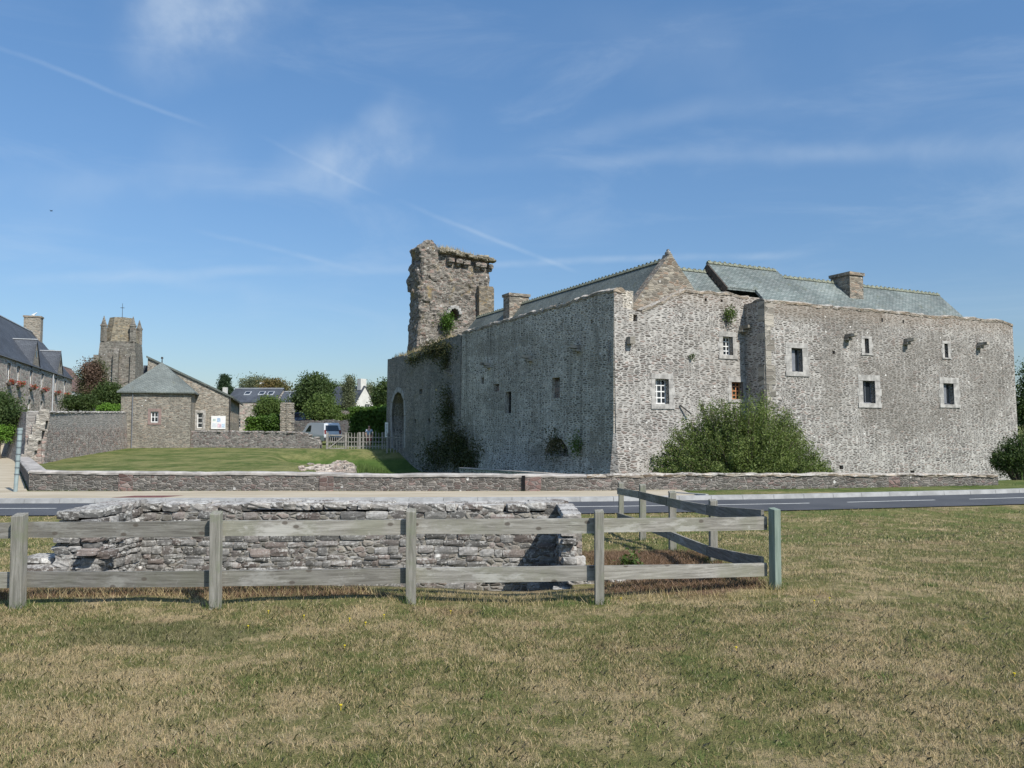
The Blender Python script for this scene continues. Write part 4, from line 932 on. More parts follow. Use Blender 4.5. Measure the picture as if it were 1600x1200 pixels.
# small plants rooted in masonry
def wallplant(p, r, n, mat, label, name='wall_plant', leaf=.09, hang=0, cat='plant'):
    t = thing(name, p, label, cat); mb = MB(); P = Vector(p)
    for k in range(6): mb.tube(P, P+Vector((random.uniform(-1, 1)*r, random.uniform(-1, 0)*r*.6, random.uniform(-hang, 1)*r)), .012, .004, 4, False)
    mb.build('stems', M_BARK, t); q = np.array(list(P))+RNG.normal(size=(n, 3))*np.array([r*.45, r*.35, r*.55])+np.array([0, -r*.2, r*.2-hang*r*.5]); npmesh('leaves', leaves(q, leaf), 4, GREENS[mat], t)
u, z = fR.uz(1137, 488); wallplant(fR.pt(u, .12, z), .34, 420, 'mid', 'green tuft growing high on the pale castle wall', hang=1)
u, z = fR.uz(1079, 556); wallplant(fR.pt(u, .08, z), .16, 90, 'mid', 'tiny weed in the wall left of the upper barred window', leaf=.07, hang=1)
u, z = fR.uz(1015, 716); wallplant(fR.pt(u, .2, z), .2, 150, 'mid', 'small weed low on the wall left of the large bush', leaf=.07, hang=1)
u, z = fL.uz(907, 690); wallplant(fL.pt(u, .15, z), .42, 520, 'mid', 'green plant hanging low on the shaded castle wall', hang=1)
u, z = fL.uz(872, 700); wallplant(fL.pt(u, .0, z), .7, 900, 'ivy', 'dry dark growth filling the breach at the foot of the shaded wall', leaf=.09)
u, z = fT.uz(697, 507); wallplant(fT.pt(u, .3, z), .6, 1300, 'hedge', 'bright green plant below the arched opening of the tower', leaf=.13)
# ivy sheets on the shaded wall
def ivy(fr, boxes, n, label, mat='ivy', out=.18, leaf=.12):
    u0, z0 = fr.uz(boxes[0][0], boxes[0][1]); t = thing('ivy', fr.pt(u0, .1, z0), label, 'ivy'); Q = []
    A = sum(b[2]*b[3] for b in boxes); mb = MB()
    for (px, py, rx_, ry_) in boxes:
        u, z = fr.uz(px, py); ru = abs(fr.uz(px+rx_, py)[0]-u); rz = abs(fr.uz(px, py+ry_)[1]-z); k = int(n*rx_*ry_/A)
        c_ = np.stack([u+RNG.normal(size=40)*ru*.5, z+RNG.normal(size=40)*rz*.5], 1)[RNG.integers(0, 40, k)]
        uu = c_[:, 0]+RNG.normal(size=k)*.22; zz = c_[:, 1]+RNG.normal(size=k)*.25; dd = np.abs(RNG.normal(size=k))*out+.06
        Q.append(np.array(list(fr.O))+uu[:, None]*np.array(list(fr.U))+(dd+fr.b*(fr.zt-zz))[:, None]*np.array(list(fr.N))+zz[:, None]*np.array([0, 0, 1.]))
        for _ in range(9): mb.tube(fr.pt(u+random.uniform(-ru, ru)*.5, .03, z-rz), fr.pt(u+random.uniform(-ru, ru)*.6, .05, z+rz*.6), .02, .008, 5, False)
    mb.build('stems', M_BARK, t); npmesh('leaves', leaves(np.concatenate(Q), leaf), 4, GREENS[mat], t)
ivy(fL, [(706, 655, 10, 44), (728, 700, 16, 30), (715, 705, 26, 30), (690, 712, 24, 20), (705, 615, 6, 14), (742, 715, 16, 18)], 8000, 'dark brown ivy covering the foot of the shaded wall by the ditch', out=.35)
ivy(fL2, [(690, 545, 18, 12), (672, 548, 16, 9), (698, 560, 7, 16), (650, 560, 16, 6)], 3200, 'dark ivy and weeds hanging over the top of the ruined wall', out=.15)
# straw grass tufts on ruined head
def tufts(segs, n, label, fr, mat='straw', h=.22, name='wall_grass', d=(-1.2, 0)):
    V = []
    for (a, b) in segs:
        A = fr.uz(*a); B = fr.uz(*b)
        for k in range(n):
            t_ = random.random(); p = fr.pt(A[0]+(B[0]-A[0])*t_, random.uniform(*d), A[1]+(B[1]-A[1])*t_-.06); hh = h*random.uniform(.4, 1.3); e = Vector((random.uniform(-.5, .5)*hh, random.uniform(-.5, .5)*hh, hh)); s_ = Vector((random.uniform(-.02, .02), random.uniform(-.02, .02), 0))
            V += [p-s_, p+s_, p+e]
    o = npmesh(name, np.array([list(v) for v in V]), 3, GREENS[mat], None, V[0]); tag(o, label, 'grass tufts', None, 'stuff')
tufts([((612, 559), (655, 547)), ((655, 548), (700, 527))], 700, 'dry straw grass along the top of the ruined castle wall', fL2, h=.35)
tufts([((682, 386), (764, 405)), ((688, 388), (720, 393))], 500, 'straw coloured grass on top of the ruined tower', fT, h=.35, d=(-1.6, .3))
tufts([((1195, 470), (1380, 487)), ((1380, 487), (1575, 502))], 160, 'thin weeds along the head of the pale castle wall', fB, h=.12, d=(-.6, 0))

# ---------------------------------------------------------------- low parapet wall along the pavement
pw = thing('parapet_wall', (-15.6, 26.2, -.36), 'long low rubble parapet wall with pale cement coping between pavement and castle', 'wall')
pt_px = [(45, 735, 766), (300, 737, 767), (600, 740, 768), (820, 741, 768), (960, 741, 767), (1120, 740, 765), (1300, 740, 762), (1565, 741, 757)]
W = []
for (px, t_, b_) in pt_px:
    zb = -.36; Y = (EYE-zb)*FPX/(b_-HOR); p = at(px, b_, Y); top = at(px, t_, Y).z; W.append((p.x, p.y, top))
Wx = np.array([a[0] for a in W]); Wy = np.array([a[1] for a in W]); Wt = np.array([a[2] for a in W])
def parapet(path, tops, mat, cmat, parent, th=.42, jit=.02, ch=.05):
    mb = MB(); cb = MB(); n = len(path)
    nor = []
    for i in range(n):
        d = (path[min(i+1, n-1)]-path[max(i-1, 0)]).normalized(); nor.append(Vector((d.y, -d.x, 0)))
    F = []; B = []
    for i in range(n):
        F.append(path[i]); B.append(path[i]-nor[i]*th)
    for i in range(n-1):
        za, zb = tops[i], tops[i+1]
        v = lambda p, z: Vector((p.x, p.y, z))
        mb.hexa([v(F[i], -1.2), v(F[i+1], -1.2), v(B[i+1], -1.2), v(B[i], -1.2), v(F[i], za), v(F[i+1], zb), v(B[i+1], zb), v(B[i], za)])
    K = 6; vs = []
    for i in range(n):
        for k, (o_, dz) in enumerate(((.03, -.05), (.035, .01), (-.04, ch), (-th+.04, ch), (-th-.035, .01), (-th-.03, -.05))):
            p = path[i]+nor[i]*(o_+random.uniform(-jit, jit)*.5); vs.append(Vector((p.x, p.y, tops[i]+dz+random.uniform(-jit, jit)*.6)))
    fs = [(i*K+k, (i+1)*K+k, (i+1)*K+(k+1) % K, i*K+(k+1) % K) for i in range(n-1) for k in range(K)]+[tuple(range(K))[::-1], tuple((n-1)*K+k for k in range(K))]
    cb.mesh(vs, fs); 
    return mb, cb
xsW = np.arange(Wx[0]+.02, Wx[-1], .28); path = [Vector((x, float(np.interp(x, Wx, Wy)), 0)) for x in xsW]; tops = [float(np.interp(x, Wx, Wt))-.05+float(fbm(x*.8, 2, 4))*.03 for x in xsW]
nsp = int(len(xsW)*.545)
m1, c1_ = parapet(path[:nsp+1], tops[:nsp+1], M_PARAPET, M_CEMENT, pw); m1.build('wall', M_PARAPET, pw); c1_.build('coping', M_CEMENT, pw)
m1, c1_ = parapet(path[nsp:], tops[nsp:], M_PARAPET, M_PARAPET, pw, jit=.05); m1.build('wall', M_PARAPET, pw); c1_.build('coping', M_COPING, pw)
# red brown pilasters of the parapet
M_PIL = stone('reddish panel', ((.20, .13, .115), (.25, .17, .15), (.22, .18, .16)), (.27, .23, .21), (.3, .14), .06, use3d=True, stainamt=.4)
for px, wpx, h in ((512, 22, 0), (832, 26, .02), (200, 22, 0), (1395, 24, 0)):
    Y = 26.4 if px < 900 else 27.5; x = (px-800)/FPX*float(np.interp((px-800)/FPX*26.4, Wx, Wy)); y = float(np.interp(x, Wx, Wy)); tz = float(np.interp(x, Wx, Wt))
    mb = MB(); mb.box((x, y+.1, (tz-.08-.6)/2), (wpx/FPX*y, .26, tz-.08+.6)); mb.build('infill_panel', M_PIL, pw)
mb = MB(); x = (818-800)/FPX*26.2; mb.box((x, float(np.interp(x, Wx, Wy))-.01, -.1), (.10, .08, .55)); mb.build('slot', M_DARK, pw)
# return of the parapet along the side road
q0 = Vector((W[0][0], W[0][1], 0)); q1 = at(20, 700, 50); q1 = Vector((q1.x, 50, 0))
npt = 40; pathR = [q1.lerp(q0, i/(npt-1)) for i in range(npt)]; topsR = [.33-.05+(W[0][2]-.33)*i/(npt-1)+.0 for i in range(npt)]
m1, c1_ = parapet(pathR, topsR, M_PARAPET, M_CEMENT, pw, th=-.001 if False else .5); m1.build('wall', M_PARAPET, pw); c1_.build('coping', M_CEMENT, pw)
# galvanised pole
M_POLE = plain('grey green pole paint', (.27, .33, .33), .5, .4, var=.12, scale=5)
pb = at(24, 765, 25.9); pb.z = -.4; ptop = at(31.5, 672, 25.9)
pole = thing('bollard_pole', pb, 'slim pale grey green banded pole standing at the parapet corner', 'pole')
mb = MB(); mb.tube(pb, ptop, .06, .07, 14); mb.build('shaft', M_POLE, pole, smooth=False)
M_BAND = plain('dark band', (.12, .14, .15), .6, .3)
for k in range(7): mb = MB(); p = pb.lerp(ptop, .30+k*.105); mb.tube(p, p+(ptop-pb).normalized()*.03, .076, .076, 14); mb.build('band', M_BAND, pole)
mb = MB(); mb.tube(ptop, ptop+Vector((0, 0, .07)), .08, .08, 14); mb.build('cap', M_POLE, pole)

# ---------------------------------------------------------------- wash place (lavoir)
lav = thing('wash_place', (-2.5, 9.6, -.6), 'sunken stone wash place with lichened rubble walls behind the wooden fence', 'wash place')
X0, X1 = at(150, 790, 10.5).x, at(872, 790, 10.5).x
fF = Frame((0, 10.5, 0), (1, 0, 0), (0, -1, 0))
ztopF = lambda u: .625+.012*math.sin(u*1.7)+float(fbm(u*1.5, 1.0, 2))*.025
mb = MB(); rubble_wall(mb, fF, X0+.05, X1+.1, -.66, ztopF, depth=.17, proud=.03, rough=.06, wid=(.10, .34), rowh=(.055, .12), skip=.0); mb.build('back_wall', M_LAVST, lav, smooth=False)
mb = MB(); mb.box(((X0+X1)/2, 10.702, -.1), (X1-X0+.3, .44, 1.36)); mb.build('mortar_core', M_MORTAR, lav)
mb = MB(); u = X0-.02
while u < X1-.12:
    wd = random.uniform(.12, .30)
    for row in range(3):
        if random.random() > .05: stone_at(mb, Vector((u+wd/2+random.uniform(-.05, .05), 10.60+row*.16+random.uniform(-.03, .03), ztopF(u)+.02+random.uniform(-.008, .012))), (Vector((1, 0, 0)), Vector((0, 1, 0)), Vector((0, 0, 1))), (wd*1.08, .24, random.uniform(.08, .11)), .09, .35)
    u += wd*.96
mb.build('cap_stones', M_LICHENCAP, lav)
# left return, its head drops towards us
XL = X0+.62
fLr = Frame((XL-.02, 10.5, 0), (0, -1, 0), (1, 0, 0))
zl = lambda u: .655-.02*u
mb = MB(); rubble_wall(mb, fLr, -.05, 1.15, -.66, zl, depth=.2, proud=.03, rough=.09, wid=(.1, .24)); 
fLf = Frame((XL-.45, 9.42, 0), (1, 0, 0), (0, -1, 0)); rubble_wall(mb, fLf, .02, .50, -.66, lambda u: .60, depth=.22, proud=.03, wid=(.1, .28))
fLo = Frame((XL-.5, 10.5, 0), (0, -1, 0), (-1, 0, 0)); rubble_wall(mb, fLo, -.05, 1.1, -.66, zl, depth=.2, proud=.03, wid=(.1, .26))
for k in range(7):
    yy = 10.6-k*.18; stone_at(mb, Vector((XL-.15, yy, zl(k*.18)+.04)), (Vector((1, 0, 0)), Vector((0, 1, 0)), Vector((0, 0, 1))), (.26, .20, .10), .08, .4); stone_at(mb, Vector((XL-.40, yy, zl(k*.18)+.02)), (Vector((1, 0, 0)), Vector((0, 1, 0)), Vector((0, 0, 1))), (.26, .20, .10), .08, .4)
mb.build('left_wall', M_LAVST, lav)
mb = MB(); mb.box((XL-.26, 10.06, -.07), (.42, 1.12, 1.32)); mb.build('mortar_core', M_MORTAR, lav)
# right return
fRr = Frame((X1+.0, 10.5, 0), (0, -1, 0), (-1, 0, 0)); zr_ = lambda u: .62
mb = MB(); rubble_wall(mb, fRr, -.05, 1.25, -.66, zr_, depth=.16, proud=.03, wid=(.1, .28)); mb.build('right_wall', M_LAVST, lav)
mb = MB(); fRe = Frame((X1-.02, 9.28, 0), (1, 0, 0), (0, -1, 0)); rubble_wall(mb, fRe, 0, .20, .0, lambda u: .62, depth=.16, proud=.0, wid=(.1, .2), rowh=(.08, .14))
for k in range(7): stone_at(mb, Vector((X1+.09, 10.5-k*.19, .65)), (Vector((1, 0, 0)), Vector((0, 1, 0)), Vector((0, 0, 1))), (.22, .21, .08), .06, .3)
mb.build('wall_end', M_LICHENCAP, lav)
mb = MB(); mb.box((X1+.13, 9.93, -.05), (.16, 1.15, 1.22)); mb.build('mortar_core', M_MORTAR, lav)
mb = MB()
for k in range(5): stone_at(mb, Vector((X1+.12+k*.16, 9.15, -.03)), (Vector((1, 0, 0)), Vector((0, 1, 0)), Vector((0, 0, 1))), (.2, .3, .11), .12, .5)
rubble_wall(mb, Frame((X1+.0, 9.02, 0), (1, 0, 0), (0, -1, 0)), 0, .30, -.66, lambda u: -.06, depth=.25, proud=0, wid=(.1, .2)); mb.build('ledge', M_LICHENCAP, lav)
# steps on the left
mb = MB(); stone_at(mb, at(72, 873, 9.7), (Vector((1, 0, 0)), Vector((0, 1, 0)), Vector((0, 0, 1))), (.42, .4, .08), .05, .25); stone_at(mb, at(66, 889, 9.5), (Vector((1, 0, 0)), Vector((0, 1, 0)), Vector((0, 0, 1))), (.45, .5, .10), .05, .25)
stone_at(mb, at(85, 880, 9.7), (Vector((1, 0, 0)), Vector((0, 1, 0)), Vector((0, 0, 1))), (.2, .3, .12), .12, .5)
mb.build('steps', M_LICHENCAP, lav)
mb = MB()
for k in range(46):
    stone_at(mb, Vector((random.uniform(-5.5, -4.2), random.uniform(8.95, 9.6), random.uniform(-.6, -.35))), (Vector((1, 0, 0)), Vector((0, 1, 0)), Vector((0, 0, 1))), (random.uniform(.12, .3), random.uniform(.12, .3), random.uniform(.08, .16)), .15, .5)
mb.build('loose_stones', M_LICHENCAP, lav)

# ---------------------------------------------------------------- post and rail fence
fence = thing('wooden_fence', (-.5, 7.9, 0), 'weathered grey two-rail timber fence turning a corner around the stone wash place', 'fence')
posts = [(-5.0+.0, None)]
def fpost(px, ytop, ybot, wpx, rot=0, mat=M_POST, Y=None, slant=0):
    Y = Y or EYE*FPX/(ybot-HOR); b = at(px, ybot, Y); t_ = at(px+slant, ytop, Y); wd = wpx/FPX*Y
    mb = MB(); ax = (Vector((math.cos(rot), math.sin(rot), 0)), Vector((-math.sin(rot), math.cos(rot), 0)), Vector((0, 0, 1)))
    P = []
    for z, c_ in ((-.7, b), (t_.z, t_)):
        for sx, sy in ((-1, -1), (1, -1), (1, 1), (-1, 1)): p = c_+ax[0]*(sx*wd/2)+ax[1]*(sy*wd*.45); P.append(Vector((p.x, p.y, z+(random.uniform(-.006, .006) if z > 0 else 0)+(.012*sy if z > 0 else 0))))
    mb.hexa(P); o = mb.build('post', mat, fence, bevel=.006); return b
front = [(-272, 803, 944, 17), (29, 804, 943, 18), (338, 800, 945, 16), (642.5, 797, 936, 15), (936, 798, 936, 14)]
FB = []
for (px, a, b_, w_) in front: FB.append(fpost(px, a, b_, w_, .02, slant=2 if px < 50 else 0))
cpost = fpost(1211, 795, 918, 14, .55, M_POSTG, slant=-1)
FB.append(cpost)
def rail(a, b, h=.145, th=.032):
    mb = MB(); n = 10; a = Vector(a); b = Vector(b); d = (b-a).normalized(); nx = Vector((d.y, -d.x, 0)).normalized(); vs = []
    for i in range(n+1):
        p = a.lerp(b, i/n); s_ = math.sin(i/n*math.pi)*-.004
        for (o_, z) in ((-th/2, -h/2), (th/2, -h/2), (th/2, h/2), (-th/2, h/2)): vs.append(p+nx*o_+Vector((0, 0, z+s_+random.uniform(-.0015, .0015))))
    fs = [(i*4+k, i*4+(k+1) % 4, (i+1)*4+(k+1) % 4, (i+1)*4+k) for i in range(n) for k in range(4)]+[(3, 2, 1, 0), (n*4, n*4+1, n*4+2, n*4+3)]
    mb.mesh(vs, fs); return mb.build('rail', M_WOOD, fence)
ry = {0: ((-272, 831, 908), (29, 830, 908)), 1: ((29, 829, 907), (338, 827, 906)), 2: ((338, 826.5, 905.5), (642, 824.5, 901)), 3: ((642, 823.5, 900.5), (936, 822.5, 897)), 4: ((936, 822, 896.5), (1208, 818.5, 891.5))}
for k, (p, q) in ry.items():
    A, B = FB[k], FB[k+1]; off = Vector((0, .065, 0))
    for j in (1, 2):
        a = at(p[0], p[j], A.y); b_ = at(q[0], q[j], B.y); a = a+off; b_ = b_+off; a.x += .006; b_.x -= .006 if k < 4 else .05; rail(a, b_, .145 if k < 4 else .135)
Ys = (8.5, 10.7, 12.9, 15.1, 17.3); back = [(1114, 781, 886, 11.5), (1050.5, 768, 869, 10.5), (1004, 757, 852, 9.5), (970.5, 754, 848, 7.5)]
PB = [cpost]
for (px, a, b_, w_), Y in zip(back, Ys[1:]): PB.append(fpost(px, a, b_, w_, .05, Y=Y))
up_c = {0: (1205, 808, 882), 1: (1114, 797, 861), 2: (1050, 784, 835), 3: (1004, 773, 817), 4: (970, 767, 806)}
for k in range(4):
    pa, pb_ = up_c[k], up_c[k+1]; Ya, Yb = (cpost.y if k == 0 else Ys[k]), Ys[k+1]
    for j in (1, 2):
        a = at(pa[0], pa[j], Ya)+Vector((-.065, .03 if k else .08, 0)); b_ = at(pb_[0], pb_[j], Yb)+Vector((-.065, -.005, 0)); rail(a, b_, .135)

# ---------------------------------------------------------------- tall retaining wall, pavilion, annexe, boundary wall
gF = Vector((-.96, -.28, 0)).normalized(); gS = Vector((-.28, .96, 0)).normalized(); gN = -gS
def groundpt(px, Y): v = at(px, 650, Y); return Vector((v.x, v.y, 0))
pR = groundpt(298, 62.0); pL = pR+gF*4.95
M_HEAP_ = stone('pale quoin stones', ((.33, .30, .26), (.42, .39, .34), (.3, .26, .22)), (.45, .42, .37), (.25, .1), .07, use3d=True, warp=.3, stainamt=.3)
rt = thing('retaining_wall', (-26, 48, 0), 'tall curved retaining wall of purplish rubble with a pale quoin edge', 'wall')
c0 = groundpt(62, 40.5); pts = [c0, groundpt(100, 45.5), groundpt(145, 52), groundpt(198, 60.8)]
sm_ = []
for i in range(len(pts)-1):
    for k in range(6): sm_.append(pts[i].lerp(pts[i+1], k/6))
sm_.append(pts[-1])
for _ in range(3): sm_ = [sm_[0]]+[(sm_[i-1]+sm_[i]*2+sm_[i+1])/4 for i in range(1, len(sm_)-1)]+[sm_[-1]]
tz = [at((800+p.x/p.y*FPX), 644.5, p.y).z for p in sm_]
mb = MB()
for i in range(len(sm_)-1):
    a, b_ = sm_[i], sm_[i+1]; d = (b_-a).normalized(); n_ = Vector((d.y, -d.x, 0)); bt = .05 if i else .05
    def w_(p, z, o_=0): q = p+n_*o_; return Vector((q.x, q.y, z))
    mb.hexa([w_(a, -1.2, .22), w_(b_, -1.2, .22), w_(b_, -1.2, -.6), w_(a, -1.2, -.6), w_(a, tz[i], 0), w_(b_, tz[i+1], 0), w_(b_, tz[i+1], -.6), w_(a, tz[i], -.6)])
mb.build('wall', M_TALL, rt)
mb = MB(); l0 = groundpt(22, 49); b1 = c0+Vector((-.9, -.6, 0))
zt0 = tz[0]
def v3(p, z): return Vector((p.x, p.y, z))
mb.hexa([v3(c0+Vector((-1.1, -.35, 0)), -1.2), v3(c0+Vector((.1, .1, 0)), -1.2), v3(l0+Vector((.8, .5, 0)), -.6), v3(l0+Vector((-.9, 0, 0)), -.6), v3(c0+Vector((-.05, -.02, 0)), zt0), v3(c0+Vector((.3, .4, 0)), zt0), v3(l0+Vector((.8, .5, 0)), zt0+.25), v3(l0, zt0+.25)])
mb.build('wall', M_LOWWALL, rt)
mb = MB(); z = -.6; k = 0
while z < zt0-.1:
    f_ = (zt0-z)/(zt0+1.2); c_ = c0+Vector((-1.05*f_+.20, -.37*f_+.12, 0)); stone_at(mb, v3(c_, z+.13), (Vector((.85, .5, 0)).normalized(), Vector((-.5, .85, 0)).normalized(), Vector((0, 0, 1))), (.56 if k % 2 else .44, .6, .32), .04, .10); z += .25; k += 1
mb.build('quoins', M_HEAP_, rt)
cb = MB(); 
for i in range(len(sm_)-1):
    for k in range(3): p = sm_[i].lerp(sm_[i+1], k/3); stone_at(cb, v3(p+Vector((-.36, .3, 0)), tz[i]+.02), (Vector((1, 0, 0)), Vector((0, 1, 0)), Vector((0, 0, 1))), (.6, .6, .13), .1, .4)
cb.build('coping', M_LICHENCAP, rt)

pav = thing('pavilion', v3(pR+gF*2.5+gS*2.5, .2), 'square stone pavilion with a pyramid slate roof at the edge of the lawn', 'pavilion')
fP = Frame(pR, gF, gN, 0); ez = at(298, 613, 62).z
wp = (235.5, 643, 247.5, 660)
r = fP.rect(*wp); wall(fP, [(0, -.6), (4.95, -.6), (4.95, ez), (0, ez)], [rp(r)], .5, .3).build('wall', M_PAV, pav)
fP2 = Frame(pR, gS, -gF, 0); wall(fP2, [(.003, -.6), (5.0, -.6), (5.0, ez), (.003, ez)], [], .5, .3).build('wall', M_BARN, pav)
fP3 = Frame(pL, gS, gF, 0); wall(fP3, [(.003, -.6), (5.0, -.6), (5.0, ez), (.003, ez)], [], .5, .3).build('wall', M_PAV, pav)
def pyramid(c, U, V, hu, hv, z0, z1, mat, name, parent, th=.09):
    mb = MB(); q = [c+U*a*hu+V*b*hv for a, b in ((-1, -1), (1, -1), (1, 1), (-1, 1))]; ap_ = v3(c, z1)
    for i in range(4): mb.poly([v3(q[i], z0), v3(q[(i+1) % 4], z0), ap_])
    mb.poly([v3(p, z0-th) for p in q][::-1])
    for i in range(4): mb.poly([v3(q[i], z0-th), v3(q[(i+1) % 4], z0-th), v3(q[(i+1) % 4], z0), v3(q[i], z0)])
    return mb.build(name, mat, parent)
pc = pR+gF*2.475+gS*2.5; az = at(254, 566, pc.y).z
rf = pyramid(pc, gF, gS, 2.75, 2.78, ez, az, M_SL_GREY, 'roof', pav)
mb = MB(); mb.tube(v3(pc, az-.1), v3(pc, az+.35), .05, .03, 8); mb.tube(v3(pc, az+.28), v3(pc, az+.42), .10, .08, 8); mb.build('finial', M_IRON, rf)
def simple_window(fr, r, parent, fmat=M_WHITE, nx=2, nz=2, surr=None, depth=.15, name='window', bar=.05):
    u0, z0, u1, z1 = r; mb = MB(); f_ = .07
    fbox(mb, fr, u0, u1, -depth, -depth+.04, z0, z0+f_); fbox(mb, fr, u0, u1, -depth, -depth+.04, z1-f_, z1); fbox(mb, fr, u0, u0+f_, -depth, -depth+.04, z0+f_, z1-f_); fbox(mb, fr, u1-f_, u1, -depth, -depth+.04, z0+f_, z1-f_)
    for i in range(1, nx): u = u0+(u1-u0)*i/nx; fbox(mb, fr, u-bar/2, u+bar/2, -depth, -depth+.035, z0+f_, z1-f_)
    for i in range(1, nz): z = z0+(z1-z0)*i/nz; fbox(mb, fr, u0+f_, u1-f_, -depth, -depth+.03, z-bar/2, z+bar/2)
    w_o = mb.build(name, fmat, parent); mb = MB(); mb.poly([fr.pt(u0, -depth+.01, z0), fr.pt(u1, -depth+.01, z0), fr.pt(u1, -depth+.01, z1), fr.pt(u0, -depth+.01, z1)]); mb.build('pane', M_GLASS, w_o)
    if surr:
        mb = MB(); s_ = .2; fbox(mb, fr, u0-s_, u0, -.1, .02, z0-.05, z1); fbox(mb, fr, u1, u1+s_, -.1, .02, z0-.05, z1); fbox(mb, fr, u0-s_, u1+s_, -.1, .024, z1, z1+.22); fbox(mb, fr, u0-s_, u1+s_, -.1, .05, z0-.17, z0-.05); mb.build('surround', surr, w_o)
    return w_o
M_PINK = plain('pinkish dressed stone', (.26, .19, .17), .9, .15, var=.15, scale=5)
simple_window(fP, r, pav, surr=M_PINK)
mb = MB(); p = v3(pL, 0)+gF*.08; mb.tube(v3(p-gF*.9, ez-.05)+gN*.1, v3(p-gF*.9, .3)+gN*.1, .035, .035, 8); mb.build('downpipe', M_GREYWOOD, pav)

# annexe with a long single pitch gable
bR = groundpt(358, 66.0); fA = Frame(bR, gF, gN, 0); an = thing('annexe', v3(bR+gF*3+gS*4, .3), 'long stone annexe with a sloping verge behind the pyramid-roofed pavilion', 'building')
zA = at(360, 620, 66).z; pk = fA.uz(231, 560)
dr_ = fA.rect(308, 645, 317, 669)
wall(fA, [(0, -.5), (pk[0], -.5), (pk[0], pk[1]), (0, zA)], [rp(dr_)], .5, .3).build('wall', M_BARN, an)
LA = 18.0; fA2 = Frame(bR, gS, -gF, 0)
wr_ = [fA2.rect(x-1.2, 640+k*1.0, x+1.2, 654+k*.2) for k, x in enumerate((364, 367.8, 371.3, 374.7))]
wr_ = [(1.9+k*2.6, 2.35, 3.0+k*2.6, 3.25) for k in range(5)]
wall(fA2, [(.003, -.5), (LA, -.5), (LA, zA), (.003, zA)], [rp(q) for q in wr_], .5, .3).build('wall', M_BARN, an)
for q in wr_: simple_window(fA2, q, an, M_ORANGE, 2, 2)
simple_window(fA, dr_, an, M_WHITE, 1, 3, M_PINK if False else M_DRESSED)
mb = MB(); ov = .15; sl = (pk[1]-zA)/pk[0]
q = lambda u, s_, dz=0: bR+gF*u+gS*s_+Vector((0, 0, zA+sl*u+dz))
A_ = [q(-.3, -ov), q(pk[0]+.1, -ov), q(pk[0]+.1, LA), q(-.3, LA)]; mb.hexa([p+Vector((0, 0, .01)) for p in A_]+[p+Vector((0, 0, .17)) for p in A_]); ra = mb.build('roof', M_SL_DARK, an)
mb = MB(); mb.bar(q(-.33, -ov, -.02), q(-.33, LA, -.02), .10, .10); mb.tube(v3(bR-gF*.06+gN*.08, zA), v3(bR-gF*.06+gN*.08, .2), .05, .05, 8); mb.build('gutter', plain('dark gutter', (.05, .045, .04), .5, .4), an)
# notice board
nb = fA.rect(330, 650, 352.5, 670.5); mb = MB(); fbox(mb, fA, nb[0], nb[2], .02, .07, nb[1], nb[3]); sb = mb.build('notice_board', M_WHITE, None, fA.pt(nb[0], 0, nb[1]))
tag(sb, 'white notice board with small coloured pictures on the annexe wall', 'notice board')
PC = [plain('poster '+n_, c_, .6, .3, var=.3, scale=9) for n_, c_ in (('blue', (.35, .45, .58)), ('green', (.4, .5, .46)), ('pink', (.62, .47, .52)), ('cyan', (.45, .56, .66)))]
for (a, b_, c_, d_), m_ in zip(((.36, .55, .60, .85), (.70, .62, .88, .78), (.30, .12, .55, .42), (.05, .12, .27, .42)), (PC[0], PC[1], PC[2], PC[3])):
    mb = MB(); W_, H_ = nb[2]-nb[0], nb[3]-nb[1]; fbox(mb, fA, nb[0]+a*W_, nb[0]+c_*W_, .07, .078, nb[1]+b_*H_, nb[1]+d_*H_); mb.build('poster', m_, sb)
mb = MB()
for k in range(5): fbox(mb, fA, nb[0]+.62*(nb[2]-nb[0]), nb[0]+.92*(nb[2]-nb[0]), .07, .076, nb[1]+(.14+k*.07)*(nb[3]-nb[1]), nb[1]+(.16+k*.07)*(nb[3]-nb[1]))
mb.build('text_lines', PC[0], sb)
# low dark roof stub left of the annexe peak
mb = MB(); s_ = fA.uz(226, 568); fbox(mb, fA, pk[0]+.02, pk[0]+.6, -6, -2, 3, s_[1]); mb.build('lean_to', M_SL_BLUE, an)

# boundary wall to the gate
bw = thing('boundary_wall', groundpt(400, 61.5), 'low rubble boundary wall along the back of the lawn, crumbling at its right end', 'wall')
A0 = pR+gS*.3; A1 = groundpt(499, 60.5); dW = (A1-A0); LW = dW.length; dW.normalize(); nW = Vector((dW.y, -dW.x, 0)); fW = Frame(A0, dW, nW, 0)
tW = [fW.uz(*p) for p in ((298, 675), (360, 675), (420, 676), (465, 676.5), (480, 680), (487, 686), (492, 684), (497, 688), (499, 694))]
oW = [(0, -.4), (tW[-1][0], -.4)]+densify(tW[::-1], .22, .05, 41); oW[-1] = (0, tW[0][1])
wall(fW, oW, [], .55, .2).build('wall', M_LOWWALL, bw)
mb = MB(); nW_ = int(LW/.3)
for i in range(nW_):
    u = i*LW/nW_; z = float(np.interp(u, [t_[0] for t_ in tW], [t_[1] for t_ in tW])); stone_at(mb, fW.pt(u, -.25+random.uniform(-.1, .1), z+.02), (dW, nW, Vector((0, 0, 1))), (.36, .5, random.uniform(.1, .2)), .12, .4)
mb.build('cap_stones', M_LOWWALL, bw)
